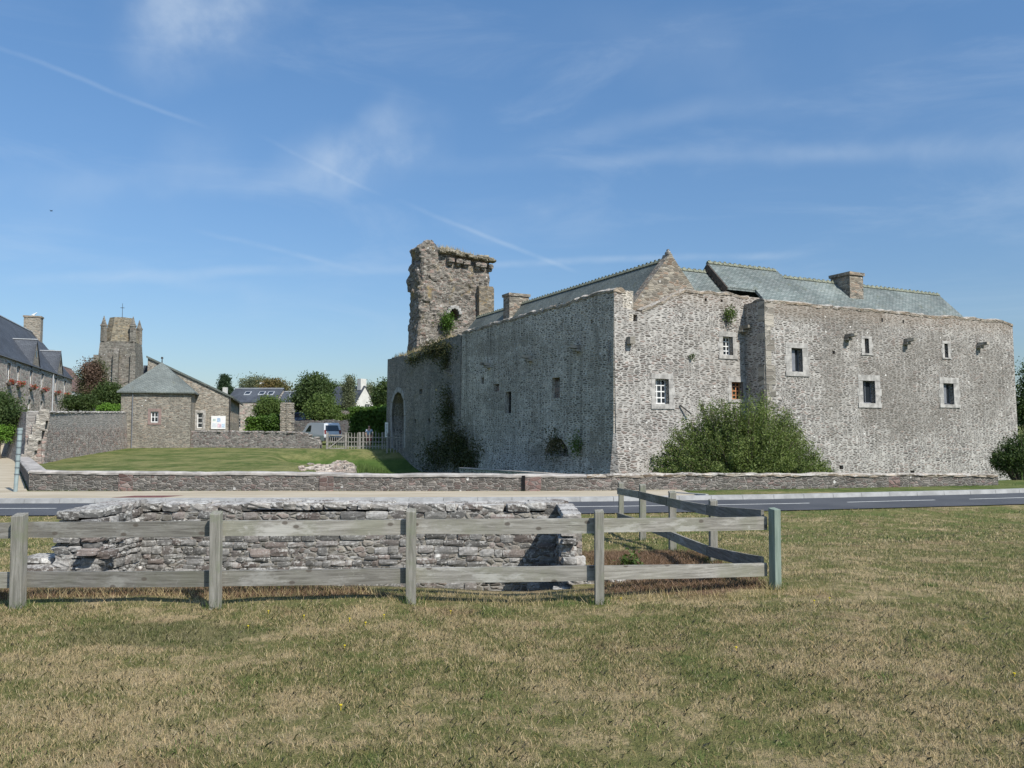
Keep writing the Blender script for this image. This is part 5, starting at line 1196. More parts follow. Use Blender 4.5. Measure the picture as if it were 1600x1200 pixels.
# gate and picket fence
M_PALE = plain('silver grey wood', (.27, .255, .23), .85, .2, var=.25, scale=6)
Yg = 60.0; gzz = float(H(-14, 60))
gate = thing('gate', groundpt(525, Yg)+Vector((0, 0, gzz)), 'small grey wooden gate with a diagonal brace beside the boundary wall', 'gate')
def gb(mb, a, b, w_=.07, t_=.05): mb.bar(a, b, w_, t_, (0, 1, 0))
z0g, z1g = at(500, 702, Yg).z, at(500, 679, Yg).z
for px in (512, 541):
    mb = MB(); p = groundpt(px, Yg); mb.box(v3(p, (z0g-.3+z1g+.15)/2), (.15, .15, z1g+.15-z0g+.3)); mb.build('gate_post', M_PALE, gate)
mb = MB(); a, b_ = groundpt(514.5, Yg), groundpt(538.5, Yg)
for z in (z0g+.06, (z0g+z1g)/2, z1g-.05): mb.bar(v3(a, z), v3(b_, z), .05, .09, (0, 0, 1))
mb.build('rails', M_PALE, gate)
mb = MB(); mb.bar(v3(a, z0g+.08)+Vector((0, -.05, 0)), v3(b_, z1g-.08)+Vector((0, -.05, 0)), .04, .09, (0, 0, 1)); mb.build('brace', M_PALE, gate)
mb = MB()
for k in range(7): p = a.lerp(b_, (k+.5)/7); mb.box(v3(p, (z0g+z1g)/2)+Vector((0, .05, 0)), (.045, .03, z1g-z0g))
mb.build('pales', M_PALE, gate)
pf = thing('picket_fence', groundpt(570, Yg)+Vector((0, 0, gzz)), 'grey chestnut picket fence between the gate and the castle arch', 'fence')
xx = 545.0; ie = 0
while xx < 633:
    p = groundpt(xx, Yg-.0 if xx < 606 else Yg-1.6); sh = random.uniform(-.06, .06); mb = MB(); z1_ = at(500, 677, Yg).z+sh; top = v3(p, z1_); bot = v3(p+Vector((random.uniform(-.03, .03), 0, 0)), z0g-.2)
    w_ = .055; mb.box((top+bot)/2, (w_, .035, (top-bot).length)); mb.hexa([top+Vector((-w_/2, -.017, 0)), top+Vector((w_/2, -.017, 0)), top+Vector((w_/2, .017, 0)), top+Vector((-w_/2, .017, 0)), top+Vector((-.01, -.01, .09)), top+Vector((.01, -.01, .09)), top+Vector((.01, .01, .09)), top+Vector((-.01, .01, .09))])
    mb.build('picket', M_PALE, pf); xx += 4.7
for px in (562, 568, 598):
    mb = MB(); mb.box(v3(groundpt(px, Yg+.06), (z0g+z1g)/2), (.12, .12, z1g-z0g+.35)); mb.build('post', M_PALE, pf)
for fz in (.2, .5, .8):
    z = z0g+(z1g-z0g)*fz; mb = MB(); mb.bar(v3(groundpt(543, Yg+.04), z), v3(groundpt(606, Yg+.04), z), .04, .06, (0, 0, 1)); mb.build('rail', M_PALE, pf)
mb = MB(); mb.bar(v3(groundpt(606, Yg-1.55), z0g+.9), v3(groundpt(633, Yg-1.55), z0g+.9), .04, .06); mb.build('rail', M_PALE, pf)
# tall narrow notice at the arch
mb = MB(); a = at(604, 683, 58.5); b_ = at(604, 660, 58.5); mb.box((a+b_)/2, (.22, .06, b_.z-a.z)); ns = mb.build('sign', M_WHITE, None, a); tag(ns, 'tall narrow white notice fixed beside the castle arch', 'sign')
mb = MB()
for k in range(9): mb.box((a.x, a.y-.035, a.z+.12+k*.1), (.12, .008, .03))
mb.build('text_lines', plain('dark print', (.1, .1, .12)), ns)
mb = MB(); mb.box(((a.x), a.y+.06, (a.z+.1)/2), (.07, .05, a.z+.6)); mb.build('support', M_PALE, ns)

# rubble heap on the ditch bank, ditch reeds
heap = MB()
for k in range(420):
    px = random.gauss(532, 20); t_ = random.random(); Y = 33.5+7*t_; x = (px-800)/FPX*Y; z = float(H(x, Y))
    hump = .45*math.exp(-((px-540)/18)**2)*math.exp(-((Y-38)/3.0)**2); s_ = random.uniform(.12, .34)
    stone_at(heap, Vector((x, Y, z+hump*random.uniform(.2, 1))), (Vector((1, 0, 0)), Vector((0, 1, 0)), Vector((0, 0, 1))), (s_, s_*random.uniform(.6, 1), s_*random.uniform(.5, .8)), .2, .5)
M_HEAP = stone('bleached rubble', ((.34, .29, .24), (.44, .39, .33), (.38, .3, .25)), (.45, .4, .35), (.4, .3), .02, use3d=True, stainamt=.2)
tag(heap.build('rubble_heap', M_HEAP, None, (-8.4, 37, 0)), 'pale heap of loose stones on the bank of the ditch', 'rubble', None, 'stuff')
def blades(name, X, Y, h, wd, mat, label, lean=.5, rnd=None, seg=1, kind='stuff', cat='grass'):
    N = len(X); Z = H(X, Y); hh = h*RNG.uniform(.45, 1.35, N); a = RNG.uniform(0, 2*np.pi, N); ln = RNG.uniform(0, lean, N)*hh; b = RNG.uniform(0, 2*np.pi, N); ww = wd*RNG.uniform(.6, 1.3, N)
    base = np.stack([X, Y, Z-.005], 1); side = np.stack([np.cos(b)*ww/2, np.sin(b)*ww/2, np.zeros(N)], 1); tip = base+np.stack([np.cos(a)*ln, np.sin(a)*ln, hh], 1)
    mid = base+np.stack([np.cos(a)*ln*.3, np.sin(a)*ln*.3, hh*.6], 1)
    V = np.stack([base-side, base+side, mid+side*.7, tip, mid-side*.7], 1).reshape(-1, 3) if seg == 2 else np.stack([base-side, base+side, tip], 1).reshape(-1, 3)
    r = np.repeat(RNG.uniform(0, 1, N) if rnd is None else rnd, 5 if seg == 2 else 3)
    o = npmesh(name, V, 5 if seg == 2 else 3, mat, None, (0, 0, 0), r); tag(o, label, cat, None, kind); return o
N = 16000; Yv = RNG.uniform(27.5, 44, N); Xv = (RNG.uniform(560, 720, N)-800)/FPX*Yv
blades('ditch_grass', Xv, Yv, .38, .05, GREENS['mid'], 'rank green grass growing in the castle ditch')
# dressed ledge at the foot of the shaded wall
mb = MB(); a = at(722, 724, 44); b_ = at(958, 741, 31.8); a.z = -.45; b_.z = -.42
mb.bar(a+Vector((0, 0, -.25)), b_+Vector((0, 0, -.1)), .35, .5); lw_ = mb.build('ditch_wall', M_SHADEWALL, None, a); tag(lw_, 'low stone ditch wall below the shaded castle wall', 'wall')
mb = MB(); mb.bar(a+Vector((0, 0, .03)), b_+Vector((0, 0, .18)), .42, .06); mb.build('coping', M_CEMENT, lw_)

# ---------------------------------------------------------------- church tower
YC = 130.0; ch = thing('church', groundpt(186, YC+4)+Vector((0, 0, 1.5)), 'weathered stone church tower with corner pinnacles and a truncated octagonal top', 'church')
cd = Vector((-.97, -.22, 0)).normalized(); cs = Vector((-.22, .97, 0)).normalized(); cR = groundpt(208.5, YC); wC = (at(222, 600, YC)-at(156, 600, YC)).x*.80; cc = cR+cd*(wC/2)+cs*(wC/2)
zl_ = at(186, 536, YC).z; zt_ = at(186, 495, YC).z
def prism(mb, c, r0, r1, z0, z1, n, rot):
    A_ = [v3(c+Vector((math.cos(rot+2*math.pi*i/n)*r0, math.sin(rot+2*math.pi*i/n)*r0, 0)), z0) for i in range(n)]; B_ = [v3(c+Vector((math.cos(rot+2*math.pi*i/n)*r1, math.sin(rot+2*math.pi*i/n)*r1, 0)), z1) for i in range(n)]
    mb.mesh(A_+B_, [(i, (i+1) % n, n+(i+1) % n, n+i) for i in range(n)]+[tuple(range(n, 2*n)), tuple(range(n))[::-1]])
rot0 = math.atan2(cd.y, cd.x)+math.pi/4; hw = wC/2
mb = MB(); prism(mb, cc, hw*1.414*1.38, hw*1.414*.95, -1, zl_, 4, rot0); body = mb.build('tower', M_CHURCH, ch)
mb = MB(); prism(mb, cc, hw*1.414*.93, hw*1.414*.93, zl_+.0, zl_+.25, 4, rot0); mb.build('string_course', M_CHURCH, ch)
mb = MB(); prism(mb, cc, hw*.98, hw*.68, zl_+.25, zt_, 8, rot0+math.pi/8); mb.build('spire_base', stone('spire stone', ((.20, .18, .14), (.27, .235, .175), (.25, .19, .125)), (.30, .27, .21), (.42, .17), .06, use3d=True, ochre=.6, stainamt=.3), ch)
for a, b_ in ((-1, -1), (1, -1), (1, 1), (-1, 1)):
    pc_ = cc+cd*a*hw*.80+cs*b_*hw*.80; mb = MB(); zp = at(186, 510, YC).z; prism(mb, pc_, .55, .5, zl_+.2, zp, 6, 0); prism(mb, pc_, .62, .58, zp, zp+.25, 6, 0); prism(mb, pc_, .45, .04, zp+.3, at(186, 494, YC).z, 6, 0); mb.build('pinnacle', M_CHURCH, ch)
fC = Frame(cR, cd, -cs, .055, zl_+1)
mb = MB(); fbox(mb, fC, wC*.42, wC*.56, -.3, .75, -1, at(0, 553, YC).z); mb.hexa([fC.pt(wC*.42, -.2, at(0, 553, YC).z), fC.pt(wC*.56, -.2, at(0, 553, YC).z), fC.pt(wC*.56, .75, at(0, 553, YC).z), fC.pt(wC*.42, .75, at(0, 553, YC).z)]+[fC.pt(wC*.42, -.3, at(0, 543, YC).z), fC.pt(wC*.56, -.3, at(0, 543, YC).z), fC.pt(wC*.56, -.25, at(0, 543, YC).z), fC.pt(wC*.42, -.25, at(0, 543, YC).z)]); mb.build('buttress', M_CHURCH, ch)
mb = MB(); fbox(mb, fC, wC*.94, wC*1.10, -1.2, .5, -1, at(0, 556, YC).z); mb.build('buttress', M_CHURCH, ch)
mb = MB(); fbox(mb, fC, -.25, wC*.10, -1.2, .5, -1, at(0, 552, YC).z); mb.build('buttress', M_CHURCH, ch)
r = fC.rect(179, 542, 181.5, 553); mb = MB(); fbox(mb, fC, r[0], r[2], -.9, -.25, r[1], r[3]); mb.build('louvre_slit', M_DARK, ch)
r = fC.rect(174, 592, 180, 608); mb = MB(); fbox(mb, fC, r[0]-.25, r[2]+.25, -.35, .02, r[1]-.3, r[3]+.3); lw2 = mb.build('belfry_window', M_DRESSED, ch); mb = MB(); fbox(mb, fC, r[0], r[2], -.2, .04, r[1], r[3]); mb.build('pane', M_GLASS, lw2)
mb = MB(); mb.tube(v3(cc, zt_-.2), v3(cc, at(190, 471, YC).z), .05, .03, 6); mb.bar(v3(cc, at(190, 478, YC).z)-cd*.3, v3(cc, at(190, 478, YC).z)+cd*.3, .08, .08); mb.build('weather_vane', M_IRON, ch)

# ---------------------------------------------------------------- village houses
def house(name, O, U, N, L_, D_, ze, rise, wmat, rmat, label, zb=-.5, gable_chim=(), wins=(), fmat=M_WHITE, skyl=(), hip=0):
    """O: front-left-most ground corner of the facade, facade runs along U, faces N; depth D_ behind"""
    O = Vector(O); t = thing(name, v3(O+U*(L_/2)-N*(D_/2), max(0, zb+.5)), label, 'house'); fr = Frame(O, U, N, 0)
    wall(fr, [(0, zb), (L_, zb), (L_, ze), (0, ze)], [rp(w_[:4]) for w_ in wins], .4, .25).build('wall', wmat, t)
    for u_ in (0, L_):
        f2 = Frame(O+U*u_, -N, (-U if u_ == 0 else U), 0); q = [(.003, zb), (D_, zb), (D_, ze), (D_/2, ze+rise-.05), (.003, ze)]; wall(f2, q, [], .35, .2).build('wall', wmat, t)
    mb = MB(); P = lambda u, b, z: O+U*u-N*b+Vector((0, 0, z)); e = .08; sl_ = rise/(D_/2); th = .12
    for (b0, b1, z0, z1) in ((-e, D_/2, ze-e*sl_, ze+rise), (D_/2, D_+e, ze+rise, ze-e*sl_)):
        q = [P(-.12, b0, z0), P(L_+.12, b0, z0), P(L_+.12, b1, z1), P(-.12, b1, z1)]; mb.hexa([p+Vector((0, 0, .01)) for p in q]+[p+Vector((0, 0, th)) for p in q])
    rf_ = mb.build('roof', rmat, t)
    mb = MB(); mb.bar(P(-.12, D_/2, ze+rise+th), P(L_+.12, D_/2, ze+rise+th), .2, .08); mb.build('ridge', M_ZINC, rf_)
    for w_ in wins: simple_window(fr, w_[:4], t, fmat, 2, 3, surr=w_[4] if len(w_) > 4 else None)
    for (u, wu, wv, h, m_) in gable_chim: chimney(P(u, D_/2, 0), ze+rise-1.2, ze+rise+h, wu, wv, U, N, m_, rf_)
    for (u, b) in skyl:
        mb = MB(); zz = ze+b*sl_+th; q = [P(u-.4, b-.45, ze+(b-.45)*sl_+th), P(u+.4, b-.45, ze+(b-.45)*sl_+th), P(u+.4, b+.45, ze+(b+.45)*sl_+th), P(u-.4, b+.45, ze+(b+.45)*sl_+th)]; mb.hexa(q+[p+Vector((0, 0, .09)) for p in q]); sk = mb.build('skylight', M_ZINC, rf_)
        mb = MB(); c_ = sum(q, Vector())/4; q2 = [c_+(p-c_)*.8+Vector((0, 0, .10)) for p in q]; mb.poly(q2); mb.build('pane', M_SKYGL, sk) if False else mb.build('pane', M_GLASS, sk)
    return t, fr, rf_, P
# long village house with dormers on the left
hd = Vector((-.339, .941, 0)).normalized(); hn = Vector((.941, .339, 0)).normalized(); hO = Vector((-38.4+.339*9, 60-.941*9, 0)); Lh = (Vector((-48.4, 88, 0))-hO).length
def hu(px):  # distance along facade for a picture column
    f_ = Frame(hO, hd, hn, 0); return f_.uz(px, 600)[0]
hw_ = []
fH = Frame(hO, hd, hn, 0)
for px in (-30, -12, 13, 28, 48, 66, 87, 101.5):
    u = hu(px); hw_.append((u-.55, 5.45, u+.55, 6.85, M_DRESSED))
for px in (47, 66): u = hu(px); hw_.append((u-.5, 3.1, u+.5, 4.3, M_DRESSED))
hs, fH, rH, PH = house('village_house', hO, hd, hn, Lh, 7.4, 7.3, 4.7, M_HOUSE, M_SL_BLUE, 'long two-storey stone house with blue slate roof, dormers and red geraniums', .5, wins=hw_)
# chimney broad, at the far gable, plus verge
chimney(PH(Lh-1.0, 3.7, 0), 10, 13.9, 1.2, 1.6, hd, hn, M_BARN, rH)
for px in (54, 92):   # dormers
    u = hu(px); mb = MB(); wd, zr_, z0_ = 1.6, 9.45, 7.2; D_ = (zr_-7.3)/(4.7/3.7)
    mb.mesh([fH.pt(u-wd, .06, 6.95), fH.pt(u+wd, .06, 6.95), fH.pt(u, .06, zr_), fH.pt(u-wd, -.35, 6.95), fH.pt(u+wd, -.35, 6.95), fH.pt(u, -.35, zr_)], [(0, 1, 2), (5, 4, 3), (0, 3, 4, 1)]); dm = mb.build('dormer', M_BARN, hs)
    mb = MB(); up = Vector((0, 0, .12)); k_ = 4.7/3.7
    for s_ in (-1, 1):
        q = [fH.pt(u+s_*(wd+.2), .12, 7.0), fH.pt(u, .12, zr_+.08), fH.pt(u, -D_-.25, zr_+.08), fH.pt(u+s_*(wd+.2), -.05, 7.0)]; mb.hexa(q+[p+up for p in q])
    mb.build('dormer_roof', M_SL_BLUE, dm); mb = MB(); mb.bar(fH.pt(u, .14, zr_+.24), fH.pt(u, -D_-.2, zr_+.24), .16, .07); mb.build('ridge', M_ZINC, dm)
    mb = MB(); fbox(mb, fH, u-.15, u+.15, .04, .09, 8.1, 8.7); mb.build('vent_window', M_GLASS, dm)
mb = MB(); mb.bar(fH.pt(0, .14, 7.22), fH.pt(Lh, .14, 7.22), .08, .08); mb.build('gutter', M_GREYWOOD, hs)
mb = MB(); u = hu(81); mb.tube(fH.pt(u, .1, 7.1), fH.pt(u, .1, 1), .06, .06, 8); mb.build('downpipe', M_ZINC, hs)
wn = ('the first visible window from the left', 'the second window from the left', 'the window under the first dormer', 'the fourth window', 'the window under the second dormer', 'the last window near the far gable')
for px, nm in zip((13, 28, 48, 66, 87, 101.5), wn):
    u = hu(px); p = fH.pt(u, .25, 5.25); t_ = thing('flower_box', p, 'red geranium box below '+nm+' of the village house', 'flower box', 'geranium boxes on the village house')
    mb = MB(); fbox(mb, fH, u-.5, u+.5, .06, .3, 5.15, 5.35); mb.build('box', M_BROWNWOOD, t_); k = np.array(list(p))+RNG.normal(size=(160, 3))*np.array([.15, .22, .10])+np.array([0, 0, .16])
    npmesh('flowers', leaves(k[:110], .12), 4, GREENS['geranium'], t_); npmesh('foliage', leaves(k[60:], .12), 4, GREENS['mid'], t_)
# second house beyond, brown roof
o2 = groundpt(112, 96); h2 = Vector((-.30, .954, 0)).normalized(); n2 = Vector((.954, .30, 0)).normalized()
house('cottage', groundpt(111, 95)-h2*0, h2, n2, 14, 6, at(112, 614, 95).z+.3, 3.4, M_RENDER, M_SL_BROWN, 'white cottage with a brown tiled roof behind the long village house', 0, gable_chim=((1.0, 1.2, 1.7, 1.4, M_HOUSE),), wins=[(3+k*3, 3.0, 4+k*3, 4.6) for k in range(3)])
# long blue slate roof house behind, white gable houses
U0 = Vector((1, 0, 0)); Nf = Vector((0, -1, 0))
def house_px(name, x0, x1, yr, ye, Y, D_, wmat, rmat, label, **kw):
    a = groundpt(x0, Y); b_ = groundpt(x1, Y); ze = at(x0, ye, Y).z; zr_ = at(x0, yr, Y+D_/2).z; return house(name, a, (b_-a).normalized(), Nf, (b_-a).length, D_, ze, zr_-ze, wmat, rmat, label, **kw)
hl = house_px('long_house', 352, 428, 608, 629, 105, 8, M_HOUSE, M_SL_BLUE, 'long low house with blue slate roof and three skylights behind the annexe', skyl=((3.4, 2.6), (5.4+1.0, 2.6), (8.0, 2.0)) if False else ((2.1, 2.4), (4.0, 2.4), (5.2, 2.4)), wins=[(1, 2, 2, 3.2), (4, 2, 5, 3.2)])
house_px('slate_house', 433, 470, 613, 633, 100, 7, M_RENDER, M_SL_BLUE, 'small house with blue slate roof and one large skylight left of the big tree', skyl=((1.25, 2.2),), wins=[(.6, 2, 1.6, 3.4)])
house_px('far_house', 518, 548, 606, 640, 108, 8, M_RENDER, M_SL_BLUE, 'slate roofed house with dormer just right of the big tree', wins=[(1, 2.4, 2, 4)])
# white gabled house facing us
g0 = groundpt(556, 104); g1 = groundpt(583, 106.5); gu = (g1-g0).normalized(); gn = Vector((gu.y, -gu.x, 0)); gl = (g1-g0).length
wh = thing('white_house', v3((g0+g1)/2-gn*4, .5), 'bright white gabled house with chimney behind the hedge', 'house'); fg = Frame(g0, gu, gn, 0)
zeg, zrg = at(570, 630, 105).z, at(570, 604, 105).z; wg = (gl*.52, zeg-1.3, gl*.82, zeg-.1)
wall(fg, [(0, -.5), (gl, -.5), (gl, zeg), (gl*.5, zrg), (0, zeg)], [rp(wg)], .4, .2).build('wall', M_RENDER, wh); simple_window(fg, wg, wh)
mb = MB()
for (ua, ub, za, zb_) in ((-.3, gl*.5, zeg-.3, zrg), (gl*.5, gl+.3, zrg, zeg-.3)):
    q = [fg.pt(ua, .1, za), fg.pt(ub, .1, zb_), fg.pt(ub, -9, zb_), fg.pt(ua, -9, za)]; mb.hexa([p+Vector((0, 0, .01)) for p in q]+[p+Vector((0, 0, .13)) for p in q])
rg = mb.build('roof', M_SL_BLUE, wh); mb = MB(); mb.box(fg.pt(gl*.5, -.6, zrg+.3), (1.0, .7, 1.5), (gu, gn, Vector((0, 0, 1)))); mb.build('chimney', M_RENDER, rg)
g0 = groundpt(392, 118); wh2 = thing('gable_house', g0+Vector((0, 0, 1)), 'white gable top poking above the long slate roof', 'house'); fg2 = Frame(g0, U0, Nf, 0); zz = at(400, 602, 118).z
wall(fg2, [(0, 0), (2.6, 0), (2.6, zz-2), (1.3, zz), (0, zz-2)], [], 5, .2).build('wall', M_RENDER, wh2); mb = MB(); mb.box(fg2.pt(1.3, -1, zz), (.6, .6, 1.0)); mb.build('chimney', M_RENDER, wh2)
mb = MB()
for s_ in (-1, 1): q = [fg2.pt(1.3, .1, zz+.01), fg2.pt(1.3+s_*1.5, .1, zz-2.3), fg2.pt(1.3+s_*1.5, -5.1, zz-2.3), fg2.pt(1.3, -5.1, zz+.01)]; mb.hexa(q+[p+Vector((0, 0, .12)) for p in q])
mb.build('roof', M_SL_BLUE, wh2)
mb = MB(); c_ = groundpt(351, 104.5); mb.box(v3(c_, at(351, 611, 104).z), (.5, .5, 1.0)); mb.build('chimney', M_RENDER, hl[2])

# back stone walls and gate pillar
mb = MB(); a, b_ = groundpt(455, 80), groundpt(546, 76); fK = Frame(a, (b_-a).normalized(), Vector((0, -1, 0)), 0); Lk = (b_-a).length
ob = wall(fK, [(0, -.5), (Lk, -.5)]+densify([(Lk, at(0, 656, 78).z), (0, at(0, 657, 78).z)], .3, .06, 51), [], .5, .2).build('garden_wall', M_LOWWALL, None, a); tag(ob, 'rubble garden wall behind the parked white van', 'wall')
mb = MB(); a, b_ = groundpt(526, 92), groundpt(546, 92); fK = Frame(a, U0, Nf, 0); ob = wall(fK, [(0, -.5), (1.6, -.5), (1.6, at(0, 642, 92).z), (0, at(0, 641, 92).z)], [], .5, .2).build('garden_wall', M_LOWWALL, None, a); tag(ob, 'short rubble wall below the birch tree', 'wall')
gp_ = groundpt(449, 72); pil = thing('gate_pillar', gp_+Vector((0, 0, .4)), 'tall rough stone gate pillar left of the parked van', 'pillar'); mb = MB(); z = .2; zt_p = at(0, 632, 72).z
while z < zt_p:
    h = random.uniform(.14, .24)
    for sx in (-.26, .26): 
        for sy in (-.25, .25): stone_at(mb, Vector((gp_.x+sx+random.uniform(-.03, .03), gp_.y+sy, z+h/2)), (Vector((1, 0, 0)), Vector((0, 1, 0)), Vector((0, 0, 1))), (random.uniform(.45, .58), .5, h*1.05), .08, .35)
    z += h
mb.build('shaft', M_BARN, pil)

# ---------------------------------------------------------------- vehicles
M_TYRE = plain('tyre', (.02, .02, .02), .8, .2); M_RIM = plain('rim', (.4, .4, .42), .4, .5, metal=.6); M_REDL = plain('red lamp', (.20, .02, .02), .3, .5, var=.05); M_PLATE = plain('plate', (.75, .72, .6), .5, .3, var=.03)
M_BUMP = plain('grey plastic', (.05, .05, .055), .6, .3)
def paint(name, c):
    m, t, b = newmat(name, .25, .5); t.put(b.inputs['Base Color'], c); b.inputs['Coat Weight'].default_value = .5; return m
def vehicle(name, pos, yaw, col, label, van=False, cat='car', z=None):
    """local x forward; pos = centre on the ground"""
    L_, W_, Hh = (4.3, 1.75, 1.82) if van else (4.0, 1.68, 1.45); pos = Vector(pos); pos.z = float(H(pos.x, pos.y)) if z is None else z
    t = thing(name, pos, label, cat); cx_, sx_ = math.cos(yaw), math.sin(yaw); T = lambda x, y, zz: pos+Vector((x*cx_-y*sx_, x*sx_+y*cx_, zz))
    if van: pr = [(-2.1, .35), (-2.15, .75), (-2.08, 1.1), (-1.93, 1.72), (-1.80, 1.80), (.3, 1.82), (.75, 1.72), (1.35, 1.08), (1.95, .92), (2.12, .7), (2.15, .35)]
    else: pr = [(-1.95, .32), (-2.0, .7), (-1.9, .95), (-1.55, 1.38), (-1.2, 1.45), (.1, 1.45), (.45, 1.38), (1.05, .95), (1.75, .82), (1.98, .62), (2.0, .32)]
    def inset(zz): return W_/2*(1-.14*max(0, (zz-.9)/(Hh-.9))**1.3)-(.04 if zz < .5 else 0)
    mb = MB(); n = len(pr); A_ = [T(x, inset(zz), zz) for x, zz in pr]; B_ = [T(x, -inset(zz), zz) for x, zz in pr]
    mb.mesh(A_+B_, [tuple(range(n)), tuple(range(2*n-1, n-1, -1))]+[(i, n+i, n+(i+1) % n, (i+1) % n)[::-1] for i in range(n)]); body = mb.build('body', col, t, bevel=.05)
    def glass(pts, nm, m=M_GLASS): mb = MB(); mb.poly([T(*p) for p in pts]); mb.build(nm, m, t)
    e = .012
    zb_, zt2 = (1.08, 1.62) if van else (.95, 1.34)
    for s_ in (-1, 1):
        q = [(.95 if van else .75, zb_), (-1.7 if not van else .05, zb_), (-1.35 if not van else .05, zt2), (.42 if van else .25, zt2)]; glass([(x, s_*(inset(zz)+e), zz) for x, zz in q], 'side_window')
    x0b, x1b = (-2.08, -1.95) if van else (-1.9, -1.6)
    q = [(x0b-e, .68, zb_+.05), (x0b-e, -.68, zb_+.05), (x1b-e, -.60, zt2), (x1b-e, .60, zt2)]; glass(q, 'rear_window')
    q = [(1.33 if van else 1.0, .66, zb_+.05), (1.33 if van else 1.0, -.66, zb_+.05), (.80 if van else .5, -.58, zt2+.02), (.80 if van else .5, .58, zt2+.02)]; glass([(x+e*2, y, zz+e) for x, y, zz in q], 'windscreen')
    for sx in (-1.25, 1.3):
        for s_ in (-1, 1):
            mb = MB(); a = T(sx, s_*(W_/2-.18), .31); b_ = T(sx, s_*(W_/2+.015), .31); mb.tube(a, b_, .31, .31, 20); wh_ = mb.build('wheel', M_TYRE, t); mb = MB(); mb.tube(b_, T(sx, s_*(W_/2+.022), .31), .19, .19, 14); mb.build('rim', M_RIM, wh_)
    for s_ in (-1, 1):
        xb = -2.13 if van else -1.99; mb = MB(); c_ = T(xb+.02, s_*(W_/2-.14), 1.05 if van else .80); mb.box(c_, (.1, .12, .34 if van else .2), (Vector((cx_, sx_, 0)), Vector((-sx_, cx_, 0)), Vector((0, 0, 1)))); mb.build('tail_light', M_REDL, t)
        mb = MB(); c_ = T(2.0 if van else 1.9, s_*(W_/2-.25), .72); mb.box(c_, (.16, .3, .16), (Vector((cx_, sx_, 0)), Vector((-sx_, cx_, 0)), Vector((0, 0, 1)))); mb.build('headlight', M_RIM, t)
    for xb in (-2.14, 2.12) if van else (-1.99, 1.98): mb = MB(); mb.box(T(xb, 0, .48), (.12, W_*.96, .22), (Vector((cx_, sx_, 0)), Vector((-sx_, cx_, 0)), Vector((0, 0, 1)))); mb.build('bumper', M_BUMP, t, bevel=.02)
    mb = MB(); mb.box(T(-2.2 if van else -2.06, 0, .62 if not van else .78), (.02, .5, .11), (Vector((cx_, sx_, 0)), Vector((-sx_, cx_, 0)), Vector((0, 0, 1)))); mb.build('plate', M_PLATE, t); return t
vp = groundpt(500, 70.5); vehicle('van', vp, R(134), paint('white paint coat', (.52, .54, .56)), 'white van with dark rear window parked behind the boundary wall', True, 'van')
vehicle('car', groundpt(431, 84), R(80), paint('red coat', (.40, .03, .025)), 'small bright red car parked left of the stone gate pillar', z=2.2)
vehicle('car', groundpt(437, 92), R(100), paint('silver blue coat', (.30, .38, .46)), 'pale blue car parked behind the red car', z=2.3)
vehicle('car', groundpt(466, 88), R(150), paint('dark blue coat', (.035, .07, .13)), 'dark blue car parked under the big tree', z=2.1)
vehicle('van', groundpt(426, 94), R(90), paint('plain white coat', (.75, .75, .74)), 'white van standing behind the small red car', True, 'van', z=2.0)
# raised car park they stand on
mb = MB(); a = groundpt(405, 81); b_ = groundpt(500, 81); c_ = groundpt(500, 100); d_ = groundpt(405, 100)
mb.hexa([v3(p, 0) for p in (a, b_, c_, d_)]+[v3(a, 2.1), v3(b_, 2.0), v3(c_, 2.3), v3(d_, 2.3)]); tag(mb.build('car_park', M_ASPH), 'raised car park terrace behind the garden walls', None, None, 'structure')

# ---------------------------------------------------------------- person behind the picket fence
M_SKIN = plain('skin', (.50, .30, .21), .6, .3, var=.05); M_SHIRT = plain('pale blue shirt', (.36, .44, .52), .8, .2, var=.08); M_SHORTS = plain('red shorts', (.42, .12, .12), .8, .2, var=.1); M_HAIR = plain('grey brown hair', (.16, .13, .11), .8, .2)
def skinmesh(name, verts, edges, mat, parent, sub=2):
    me = bpy.data.meshes.new(name); me.from_pydata([v[0] for v in verts], edges, []); o = bpy.data.objects.new(name, me); C.objects.link(o)
    sk = o.modifiers.new('skin', 'SKIN'); sk.use_smooth_shade = True
    for i, v in enumerate(verts): r_ = v[1] if isinstance(v[1], tuple) else (v[1], v[1]); me.skin_vertices[0].data[i].radius = r_
    me.skin_vertices[0].data[0].use_root = True; ss = o.modifiers.new('s', 'SUBSURF'); ss.levels = ss.render_levels = sub
    dg = bpy.context.evaluated_depsgraph_get(); m2 = bpy.data.meshes.new_from_object(o.evaluated_get(dg)); bpy.data.objects.remove(o); m2.materials.clear(); m2.materials.append(mat)
    o2 = bpy.data.objects.new(name, m2); C.objects.link(o2); o2.parent = parent; return o2
pp = groundpt(577, 62.2); pp.z = float(H(pp.x, pp.y)); per = thing('person', pp, 'standing person in pale blue shirt and red shorts behind the picket fence', 'person')
V = [((0, 0, .93), (.15, .11)), ((0, 0, 1.12), (.13, .09)), ((0, 0, 1.36), (.17, .10)), ((0, 0, 1.47), (.07, .06)), ((0, -.01, 1.54), (.055, .055)), ((0, -.02, 1.62), (.085, .10)), ((0, -.01, 1.70), (.075, .085)),
     ((.19, 0, 1.38), .055), ((.25, .02, 1.12), .042), ((.24, -.10, .90), .03), ((-.19, 0, 1.38), .055), ((-.26, .02, 1.12), .042), ((-.22, -.12, .92), .03),
     ((.10, 0, .85), .085), ((.11, -.01, .48), .055), ((.12, .02, .08), .038), ((.12, -.14, .03), .035), ((-.10, 0, .85), .085), ((-.12, .0, .48), .055), ((-.13, .04, .08), .038), ((-.13, -.12, .03), .035)]
